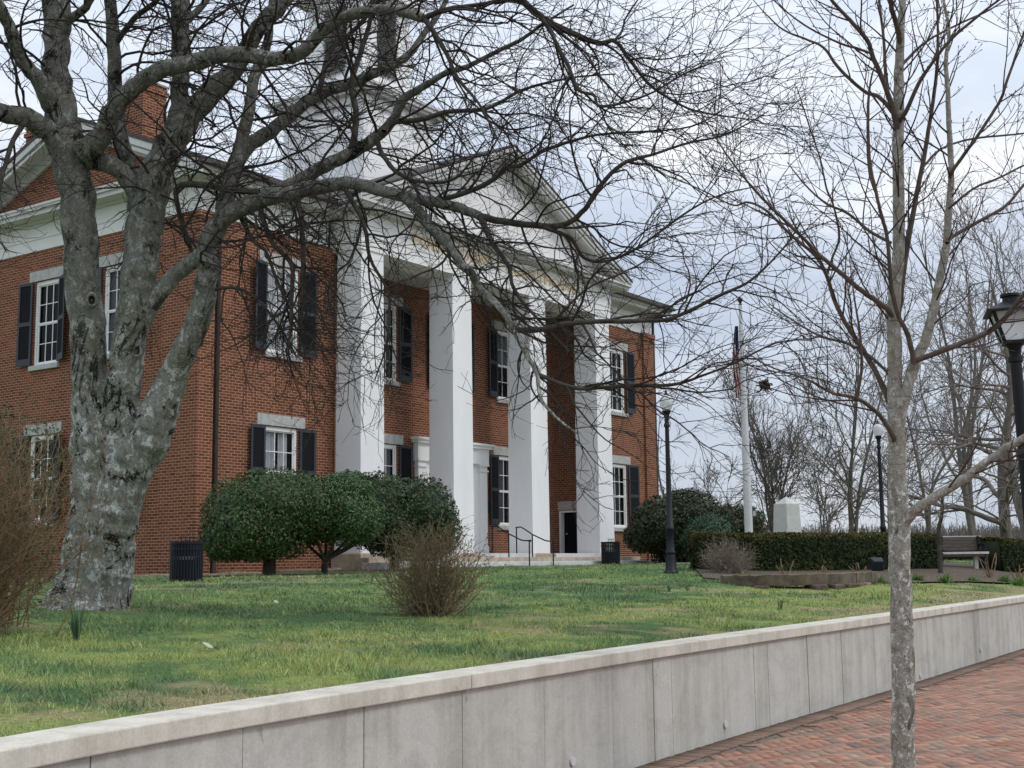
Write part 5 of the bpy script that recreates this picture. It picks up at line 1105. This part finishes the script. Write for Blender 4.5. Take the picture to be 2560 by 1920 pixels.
def rail(X, ys, label):
    o = thing('handrail', (X, ys[1], .3), label, 'handrail', 'black iron handrails on the courthouse steps'); y0, y1, y2 = ys; r = .022; s = MB()
    s.tube([(X, y0, .55), (X, y0, 1.44)], r, 8); s.tube([(X, y1, .28), (X, y1, 1.19)], r, 8); s.tube([(X, y2, .12), (X, y2, .95)], r, 8); s.build('post', M_BLACK, o, smooth=True)
    s = MB(); s.tube([(X, y0+.03, 1.43), (X, y0-.17, 1.45), (X, y0-.30, 1.39), (X, y1, 1.19), (X, y2+.32, .98), (X, y2+.18, .955), (X, y2-.03, .955)], r, 8); s.lathe([(.005, -.035), (.03, -.02), (.035, 0), (.03, .02), (.005, .035)], (X, y2-.05, .945), 10); s.build('rail', M_BLACK, o, smooth=True)
rail(12.95, (-1.16, -1.80, -2.62), 'right black iron handrail of the pair, in front of the third column'); rail(11.45, (-1.25, -1.90, -2.70), 'left black iron handrail of the pair on the steps, partly behind the bare bush')

def globe_lamp(P, h, label, m_):
    o = thing('globe_lamp_post', P, label, 'lamp post', 'globe lamp posts around the courthouse lawn'); c = tuple(P); s = MB(); k = h/3.9
    s.lathe([(.16, -.05), (.16, .04), (.125, .08), (.115, .36), (.10, .42), (.115, .44), (.115, .48), (.09, .52), (.08, .95), (.095, .97), (.095, 1.02), (.07, 1.05), (.056, 2.2), (.046, h-.72), (.07, h-.70), (.07, h-.66), (.045, h-.60), (.055, h-.46), (.09, h-.38), (.10, h-.35), (.07, h-.33)], c, 20); s.build('post', m_, o, smooth=True)
    s = MB(); s.lathe([(.07, h-.34), (.115, h-.29), (.145, h-.21), (.15, h-.15), (.135, h-.07), (.09, h-.01), (.04, h+.02)], c, 24); s.build('globe', M_LGLASS, o, smooth=True)
    s = MB(); s.lathe([(.04, h+.018), (.05, h+.03), (.03, h+.07), (.012, h+.14)], c, 14); s.build('finial', m_, o, smooth=True)
P, D = gh(1678, 1434); D = RM[2] @ (P-CAM); globe_lamp(P, 448*D/F, 'dark globe lamp post near the path at the right end of the courthouse', M_LAMPP)
P = at(2212, 38.); globe_lamp(P, 345*38/F, 'thin globe lamp post behind the hedge, just left of the young tree trunk', M_BLACK)
# square lantern by the right edge
P = PD(2596, 1500, 20.2); lt = thing('lantern_post', (P[0], P[1], PAVE), 'tall black post with a large tapered square lantern at the right edge', 'lamp post'); c = (P[0], P[1], 0)
zt = PD(2530, 846, 20.2)[2]; ztop = PD(2530, 714, 20.2)[2]
s = MB(); s.lathe([(.20, PAVE-.05), (.20, PAVE+.5), (.12, PAVE+.6), (.10, PAVE+1.0), (.088, zt-.30), (.115, zt-.28), (.115, zt-.2), (.09, zt-.18), (.10, zt-.06), (.15, zt)], c, 20); s.build('post', M_BLACK, lt, smooth=True)
A45 = math.radians(20); hL = ztop-zt
def Tl(x, y, z): return (c[0]+x*math.cos(A45)-y*math.sin(A45), c[1]+x*math.sin(A45)+y*math.cos(A45), zt+z)
w0, w1, z1 = .16, .295, hL*.62
s = MB(); s.box((-w0-.02, -w0-.02, 0), (w0+.02, w0+.02, .05), Tl)
for sx_ in (-1, 1):
    for sy_ in (-1, 1):
        a0, a1 = np.array([sx_*w0, sy_*w0]), np.array([sx_*w1, sy_*w1]); t_ = .028
        V = [(a0[0]-t_, a0[1]-t_, .05), (a0[0]+t_, a0[1]-t_, .05), (a0[0]+t_, a0[1]+t_, .05), (a0[0]-t_, a0[1]+t_, .05), (a1[0]-t_, a1[1]-t_, z1), (a1[0]+t_, a1[1]-t_, z1), (a1[0]+t_, a1[1]+t_, z1), (a1[0]-t_, a1[1]+t_, z1)]
        s.add([Tl(*v_) for v_ in V], [(0, 3, 2, 1), (4, 5, 6, 7), (0, 1, 5, 4), (1, 2, 6, 5), (2, 3, 7, 6), (3, 0, 4, 7)])
s.build('lantern_frame', M_BLACK, lt)
s = MB()
V = [(-w0, -w0, .05), (w0, -w0, .05), (w0, w0, .05), (-w0, w0, .05), (-w1, -w1, z1), (w1, -w1, z1), (w1, w1, z1), (-w1, w1, z1)]
s.add([Tl(*v_) for v_ in V], [(0, 1, 5, 4), (1, 2, 6, 5), (2, 3, 7, 6), (3, 0, 4, 7)]); s.build('lantern_glass', M_LGLASS, lt)
s = MB(); w2 = w1+.11; w3 = .13; zr = hL*.84
V = [(-w2, -w2, z1), (w2, -w2, z1), (w2, w2, z1), (-w2, w2, z1), (-w2, -w2, z1+.03), (w2, -w2, z1+.03), (w2, w2, z1+.03), (-w2, w2, z1+.03), (-w3, -w3, zr), (w3, -w3, zr), (w3, w3, zr), (-w3, w3, zr)]
s.add([Tl(*v_) for v_ in V], [(0, 3, 2, 1)]+[(a_+i, a_+(i+1) % 4, a_+4+(i+1) % 4, a_+4+i) for a_ in (0, 4) for i in range(4)]+[(8, 9, 10, 11)])
s.lathe([(.13, zr-.01), (.12, hL*.94), (.155, hL*.95), (.155, hL), (.02, hL+.005)], (0, 0, 0), 18, T=Tl); s.build('lantern_roof', M_BLACK, lt)
lt.rotation_euler = Matrix.Rotation(-.022, 3, Vector(fwd)).to_euler()
# flagpole and flag
P = at(1875, 40.); Dp = 40.; hp = (PD(1844, 745, Dp)-P)[2]; fp = thing('flagpole', P, 'tall white flagpole behind the hedge', 'flagpole'); c = tuple(P)
s = MB(); s.lathe([(.17, -.05), (.17, .06), (.13, .10), (.125, 2.5), (.095, hp*.7), (.055, hp)], c, 18); s.build('pole', M_POLE, fp, smooth=True)
s = MB(); s.lathe([(.04, hp), (.07, hp+.02), (.03, hp+.06), (.05, hp+.09), (.09, hp+.16), (.075, hp+.22), (.02, hp+.25)], c, 16); s.build('finial', M_GUT, fp, smooth=True)
s = MB(); s.tube([(c[0]-.13, c[1]-.10, c[2]+1.2), (c[0]-.12, c[1]-.09, c[2]+hp-.1)], .006, 5); s.box((c[0]+.10, c[1]-.18, c[2]+1.45), (c[0]+.14, c[1]-.12, c[2]+1.6)); s.build('halyard', M_POLE, fp)
zt_, zb_ = PD(1838, 800, Dp)[2], PD(1838, 990, Dp)[2]
nu, nv_ = 26, 44; V = []; mi = []
for j in range(nv_+1):
    v_ = j/nv_; wd = .10+.12*math.sin(min(1, v_*1.7)*math.pi/2)-.14*max(0, v_-.6)
    for i in range(nu+1):
        u_ = i/nu; fold = math.sin(u_*15+v_*2.0)*.05*(.5+u_)
        off = -(u_*wd)*rgt+fold*np.array([fwd[0], fwd[1], 0])+np.array([0, 0, -.20*u_*v_])
        V.append(np.array([c[0], c[1], 0])-rgt*.09+off+np.array([0, 0, zt_-(zt_-zb_)*v_*(1-.10*u_)]))
q = []
for j in range(nv_):
    for i in range(nu):
        a_ = j*(nu+1)+i; q.append((a_, a_+1, a_+nu+2, a_+nu+1)); u_ = (i+.5)/nu; v_ = (j+.5)/nv_
        d_ = v_*.75+u_*.55
        if v_ < .42-.22*u_: mi.append(2)
        else: mi.append(int(math.floor(d_*9)) % 2)
M_FR, M_FW, M_FB = plain('flag_red', (.26, .028, .035), .8), plain('flag_white', (.60, .58, .57), .8), plain('flag_blue', (.030, .032, .085), .8)
fl = link('flag', rawmesh('flag', np.array(V), [np.array(q)], [M_FR, M_FW, M_FB], True, uv=False, mi=mi)); tag(fl, 'limp striped flag with dark blue corner hanging folded along the white flagpole', 'flag')
# monument
P = at(1972, 38.); Dm = 38.; mo = thing('stone_monument', P, 'pale tapered granite monument with a pyramid top behind the hedge', 'monument'); s = MB()
k_ = Dm/F; wb_, wt_ = 28*k_, 22.5*k_; zs_ = (PD(1970, 1259, Dm)-P)[2]; za_ = (PD(1968, 1244, Dm)-P)[2]; an = math.radians(-22)
def Tm(x, y, z): return (P[0]+x*math.cos(an)-y*math.sin(an), P[1]+x*math.sin(an)+y*math.cos(an), P[2]+z)
s.add([Tm(*v_) for v_ in [(-wb_, -wb_, -.1), (wb_, -wb_, -.1), (wb_, wb_, -.1), (-wb_, wb_, -.1), (-wt_, -wt_, zs_), (wt_, -wt_, zs_), (wt_, wt_, zs_), (-wt_, wt_, zs_), (0, 0, za_+.05)]], [(0, 3, 2, 1), (0, 1, 5, 4), (1, 2, 6, 5), (2, 3, 7, 6), (3, 0, 4, 7), (4, 5, 8), (5, 6, 8), (6, 7, 8), (7, 4, 8)])
s.build('shaft', M_MON, mo, bevel=.015)
s = MB(); zc_ = zs_*.62; rr_ = wb_-(wb_-wt_)*.62
s.lathe([(.005, .0), (.10, .0), (.10, .02), (.005, .025)], (0, 0, 0), 20, T=lambda x, y, z: Tm(rr_+z-.002, -.0+x*.7, zc_+y*1.25)); s.build('medallion', M_BRONZE, mo)
# bench
P = at(2405, 33.5); be = thing('park_bench', P, 'weathered dark wooden slat bench with black iron ends between the hedges', 'bench'); bx = norm(np.array([rgt[0], rgt[1], 0])+.06*np.array([fwd[0], fwd[1], 0])); by = np.array([-bx[1], bx[0], 0]); 
if by @ fwd < 0: by = -by
Lb = 72*33/F
def Tb(x, y, z): return tuple(P+bx*x+by*y+np.array([0, 0, z]))
s = MB()
for i in range(4): s.box((-Lb, .05+i*.105, .42), (Lb, .05+i*.105+.095, .45), Tb)
s.build('seat', M_WOOD, be)
s = MB(); s.box((-Lb-.02, .02, .395), (Lb+.02, .048, .452), Tb); s.box((-Lb-.02, .50, .84), (Lb+.04, .60, .868), Tb); s.build('bleached_edge', M_PALEW, be)
s = MB()
for i in range(4): s.box((-Lb, .47+i*.012, .49+i*.088), (Lb, .50+i*.012, .49+i*.088+.08), Tb)
s.box((-Lb, .05, .33), (Lb, .08, .39), Tb); s.build('backrest', M_WOOD, be)
for sx_ in (-1, 1):
    s = MB(); x = sx_*(Lb-.06); s.box((x-.03, .04, -.05), (x+.03, .10, .62), Tb); s.box((x-.03, .44, -.05), (x+.03, .54, .86), Tb); s.box((x-.03, .04, .60), (x+.03, .50, .65), Tb); s.box((x-.03, .10, .36), (x+.03, .44, .41), Tb); s.build('bench_end', M_BLACK, be)
s = MB(); s.box((Lb-.30, .2, -.05), (Lb-.20, .3, .41), Tb); s.build('leg', M_PALEW, be)
# sapling with stake in front of the bench
P = at(2352, 31.5); sp = thing('sapling', P, 'thin straight brown sapling trunk in front of the bench', 'tree')
C = catmull([P-[0, 0, .05], P+[.02, 0, 1.0], PD(2354, 1290, 31.5), PD(2357, 1235, 31.4)], 14); r_ = np.linspace(.062, .038, 14)
tubemesh('trunk', [(C[None], r_[None], 12)], M_THIN, sp)
rg = np.random.default_rng(61); P1, R1 = spawn(C[None], r_[None], .10, (.6, 1.7), (55, 100), 10, .10, (0, 0, -.10), .3, .014, .006, t0=.55, rg=rg, taper=.4, shrink=.2); P2, R2_ = spawn(P1, R1, .12, (.2, .7), (25, 70), 6, .14, (0, 0, -.05), .6, .008, .004, t0=.1, rg=rg)
tag(tubemesh('branches', [(P1, R1, 5), (P2, R2_, 4)], M_FARTW, sp))
# floodlight
P = at(2192, 27.4); fo = thing('floodlight', P, 'small grey box floodlight on a short pale stake in front of the hedge', 'floodlight'); s = MB(); s.lathe([(.035, -.05), (.035, .22), (.05, .23), (.05, .27)], tuple(P), 12); s.build('stake', M_POLE, fo)
s = MB(); z0 = P[2]+.30; dR = bx; dF = by
def Tf(x, y, z): return tuple(P+dR*x+dF*(y*.9-z*.35)+np.array([0, 0, .27+z*.9+y*.35]))
V = [(-.13, -.13, .02), (.13, -.13, .02), (.15, .13, 0), (-.15, .13, 0), (-.09, -.10, .24), (.11, -.10, .24), (.14, .10, .26), (-.13, .10, .26)]
s.add([Tf(*v_) for v_ in V], [(0, 3, 2, 1), (4, 5, 6, 7), (0, 1, 5, 4), (1, 2, 6, 5), (2, 3, 7, 6), (3, 0, 4, 7)]); s.build('lamp_housing', M_LAMPP, fo, bevel=.02)
# overhead wires
for i, (za, zb) in enumerate(((1222, 1222), (1235, 1238))):
    A_ = PD(1300, za-14, 78.); B_ = PD(2300, zb+4, 92.); t_ = np.linspace(0, 1, 20)[:, None]; Pw = A_*(1-t_)+B_*t_; Pw[:, 2] -= (1-(2*t_[:, 0]-1)**2)*.3
    o = tubemesh('overhead_wire', [(Pw[None], np.full((1, 20), .014), 5)], M_BLACK); tag(o, ('upper' if i == 0 else 'lower')+' thin overhead wire crossing the sky right of the courthouse', 'wire')
# fallen pale leaves on the lawn
for i, (x, y, s_, lb_) in enumerate(((690, 1513, .055, 'pale curled dead leaf on the grass between the old tree and the bare bush'), (525, 1628, .075, 'pale grey green leaf lying on the lawn near the wall'), (350, 1748, .028, 'small white scrap in the grass just above the wall cap'), (2120, 1492, .035, 'small white scrap on the grass below the stone edging'))):
    p = gh(x, y)[0]; rg = np.random.default_rng(i); n_ = 7; V = []
    for a_ in range(n_):
        t_ = a_/(n_-1); w_ = math.sin(math.pi*min(.98, t_+.04))*s_*.45; V += [p+rgt*(t_-.5)*2*s_+[0, 0, .035+.03*math.sin(t_*4+i)]+fwd*w_, p+rgt*(t_-.5)*2*s_+[0, 0, .05+.02*math.cos(t_*5)]-fwd*w_]
    o = link('fallen_leaf', rawmesh('fallen_leaf', np.array(V), [np.array([(2*k, 2*k+2, 2*k+3, 2*k+1) for k in range(n_-1)])], plain('dry_leaf%d' % i, (.42, .42, .33), .8), True, uv=False)); tag(o, lb_, 'leaf')

# ================================================================== DISTANT TREES
def tree(name, P, h, label, rg, m_=M_FARTW, m2=M_THIN, split=.22, nl=9, tilt=(12, 40), spread=1.0, up=.05, r0=None, dens=1.0, tw=.012, leader=True, droop=0, group='bare trees beyond the lawn', nst=1, k1=.9):
    o = thing(name, P, label, 'tree', group); P = np.array(P); r0 = r0 or h*.013; sets = []; S0 = []; Rr = []
    for i in range(nst):
        a_ = rg.random()*6.28; off = np.array([math.cos(a_), math.sin(a_), 0])*(.10*h*(nst > 1)); top = P+off*2.2+[0, 0, h*(.95 if leader else .55)]
        S0.append(catmull([P-[0, 0, .2], P+off*.25+[rg.normal()*.02*h, rg.normal()*.02*h, h*.3], P+off+[rg.normal()*.03*h, rg.normal()*.03*h, h*.6 if leader else h*.42], top], 24)); Rr.append(r0*(1-.25*(nst > 1))*np.linspace(1, .12 if leader else .4, 24))
    A0, B0 = np.stack(S0), np.stack(Rr)
    tubemesh('trunk', [(A0, B0, 10)], M_FARTR, o)
    P1, R1 = spawn(A0, B0, h/nl/1.6, (h*.30*spread, h*.55*spread), tilt, 18, .09, (0, 0, up), .55, r0*.5, tw*1.6, t0=split, rg=rg, taper=.18, shrink=.45)
    P2, R2_ = spawn(P1, R1, h*.036/dens, (h*.10, h*.26), (22, 55), 11, .11, (0, 0, up-droop*.5), .55, r0*.2, tw, t0=.18, rg=rg, taper=.35, shrink=.4)
    P3, R3 = spawn(P2, R2_, h*.024/dens, (h*.04, h*.12), (22, 55), 7, .12, (0, 0, up-droop), .6, tw*.85, tw*.5, t0=.15, rg=rg, taper=.5, shrink=.35)
    t_ = tubemesh('crown', [(P1, R1, 6), (P2, R2_, 4), (P3, R3, 3)], m_, o); return o
rg = np.random.default_rng(91)
def bgt(x, ytop, D, label, **k):
    P = at(x, D); P[2] = .1; h = (PD(x, ytop, D)-P)[2]; return tree('bare_tree', P, h, label, rg, **k)
bgt(1945, 955, 62, 'upright vase shaped bare tree right of the flagpole with a dark nest in its top', nst=5, tilt=(12, 34), up=.10, split=.12, dens=1.1, tw=.016)
bgt(1660, 1010, 75, 'bare tree peeping out from behind the right end of the courthouse', tilt=(20, 60), dens=.9, tw=.017)
bgt(2070, 1110, 66, 'low spreading bare tree behind the monument', nst=3, tilt=(30, 70), spread=1.2, split=.12, up=.03, tw=.016)
bgt(2135, 800, 60, 'tall rounded bare tree behind the young tree and thin globe lamp post', nst=3, tilt=(25, 62), split=.15, spread=1.05, tw=.016)
bgt(2330, 820, 64, 'broad bare tree with fine twigs between the young tree and the lantern', nst=2, tilt=(25, 60), split=.15, tw=.017)
bgt(2522, 640, 46, 'big dark bare tree with sweeping drooping branches behind the lantern post', tilt=(62, 100), split=.12, spread=1.25, up=-.035, droop=.06, r0=.24, dens=1.15, tw=.014, nl=17)
bgt(2440, 540, 86, 'tall slim bare tree in the distance left of the lantern', tilt=(12, 35), nst=3, up=.10, tw=.022)
bgt(2585, 450, 80, 'tallest distant bare tree at the upper right edge', tilt=(12, 38), nst=3, up=.08, tw=.022)
bgt(2230, 985, 90, 'small far bare tree directly behind the young tree trunk', nst=3, tilt=(25, 60), tw=.022)
bgt(1800, 1180, 85, 'small far bare tree just left of the flagpole', nst=3, tilt=(25, 65), tw=.020)
bgt(-260, 300, 60, 'bare tree left of the courthouse', tilt=(25, 60), tw=.018) if False else None
P = at(1843, 60.); P[2] = .1; tree('dark_tree', P, (PD(1843, 1215, 60.)-P)[2], 'small dark tree with flat layered boughs behind the evergreens near the flagpole', rg, m_=M_THIN, tilt=(70, 95), split=.3, spread=.9, up=.0, tw=.022, nl=7, dens=1.1)
# nest
P = PD(1911, 963, 61.5); nrg = np.random.default_rng(4); Pn = P+nrg.normal(size=(90, 1, 3))*.07+nrg.normal(size=(90, 1, 3))*np.linspace(-1, 1, 4)[None, :, None]*.12
tag(tubemesh('squirrel_nest', [(Pn, np.full((90, 4), .03), 4)], plain('nest_leaves', (.06, .035, .025), .9)), 'dark round leaf nest in the top of the tree right of the flagpole', 'nest')
# far wood: one brown grey mass
rg = np.random.default_rng(77); n = 5200
xs_ = rg.uniform(1500, 2950, n); Ds = rg.uniform(85, 150, n); B = PDn(np.stack([xs_, np.full(n, 1404.)], 1), Ds); B[:, 2] = .05
hh = (.9+1.4*fbm(xs_*.02, Ds*.05, 3)+.8*rg.random(n))*(Ds/85)**.9; d = norm(np.stack([rg.normal(size=n)*.22, rg.normal(size=n)*.22, np.ones(n)], 1)); t_ = np.linspace(0, 1, 6)
Pf = B[:, None]+d[:, None]*hh[:, None, None]*t_[None, :, None]; Pf[:, 1:] += rg.normal(size=(n, 5, 3))*.08; Rf = np.linspace(.055, .018, 6)[None]*np.ones((n, 1))
P1, R1 = spawn(Pf, Rf, .5, (.5, 1.4), (25, 70), 5, .15, (0, 0, .05), .6, .022, .014, t0=.2, rg=rg)
tag(tubemesh('far_wood', [(Pf, Rf, 4), (P1, R1, 3)], M_FARTW), kind='stuff'); bpy.data.objects['far_wood']['category'] = 'wood'; bpy.data.objects['far_wood']['label'] = 'brown grey line of far bare woodland along the horizon behind the hedge'

# ================================================================== GRASS
rg = np.random.default_rng(55)
N_ = 420000
Xr = rg.uniform(-22, 24, N_*5); dr = rg.uniform(.0, 20, N_*5)**1.0
Yr = wy(Xr)+.31+dr; dist = np.hypot(Xr-CAM[0], Yr-CAM[1]); v_ = np.stack([Xr-CAM[0], Yr-CAM[1], Xr*0-.4], 1) @ RM.T
inview = (v_[:, 2] > 3) & (np.abs(v_[:, 0]/v_[:, 2]) < .44)
patch = fbm(Xr*1.1+9, Yr*1.1+2, 3)
prob = np.minimum(1, (9/dist)**1.55)*(.35+1.1*sm(patch, .3, .6)); nodraw = (Yr > -1.2) & (Xr > -.4) & (Xr < 25)
pc_ = catmull(np.array([(*p, 0) for p in PATHC]), 80); pd_ = np.min(np.hypot(Xr[:, None]-pc_[None, ::2, 0], Yr[:, None]-pc_[None, ::2, 1]-.8), axis=1) if False else np.full(len(Xr), 9.)
for p_ in pc_[::2]: pd_ = np.minimum(pd_, np.hypot(Xr-p_[0]-1.0, Yr-p_[1]-1.0))
nodraw = nodraw | (pd_ < 1.7)
keep = inview & (rg.random(len(Xr)) < prob) & ~nodraw & ~((Yr > -2.9) & (Xr > 4) & (Xr < 20.5))
X, Y = Xr[keep][:N_], Yr[keep][:N_]; n = len(X); dist = np.hypot(X-CAM[0], Y-CAM[1]); Z = gz(X, Y)-.005
print('blades', n)
cl = lawncol(X, Y); hgt = (.010+.030*fbm(X*.8+20, Y*.8+60, 3)+.055*sm(fbm(X*3.7+2, Y*3.7+6, 3), .48, .75))*rg.uniform(.45, 1.5, n); wid = np.clip(.0019*dist/9, .0018, .006)*rg.uniform(.8, 1.4, n)
tnn = (cl[:, 0] > cl[:, 1]*.95); hgt[tnn] *= .55
cl = cl*(1+rg.uniform(-.38, .38, (n, 1)))*(1+rg.uniform(-.12, .12, (n, 3)))*1.26; k = rg.random(n) < .06; cl[k] = np.array([.30, .26, .13])*(1+rg.uniform(-.3, .3, (k.sum(), 1)))
az = rg.random(n)*6.28; ln_ = rg.uniform(.15, 1.1, n); s = np.stack([np.cos(az), np.sin(az), az*0], 1)*wid[:, None]; az2 = rg.random(n)*6.28
d = np.stack([np.cos(az2)*np.sin(ln_), np.sin(az2)*np.sin(ln_), np.cos(ln_)], 1); b = np.stack([X, Y, Z], 1); m1 = b+d*(hgt*.6)[:, None]; tp_ = m1+norm(d+np.stack([np.cos(az2)*.5, np.sin(az2)*.5, az2*0-.1], 1))*(hgt*.6)[:, None]
V = np.stack([b-s, b+s, m1+s*.7, m1-s*.7, tp_], 1).reshape(-1, 3); i = np.arange(n)[:, None]*5
gr = link('grass', rawmesh('grass', V, [i+[0, 1, 2, 3], i+[3, 2, 4]], M_BLADE, uv=False, col=np.repeat(cl, 5, 0))); tag(gr, kind='stuff'); gr['label'] = 'short patchy green and yellow green lawn grass behind the wall'; gr['category'] = 'grass'
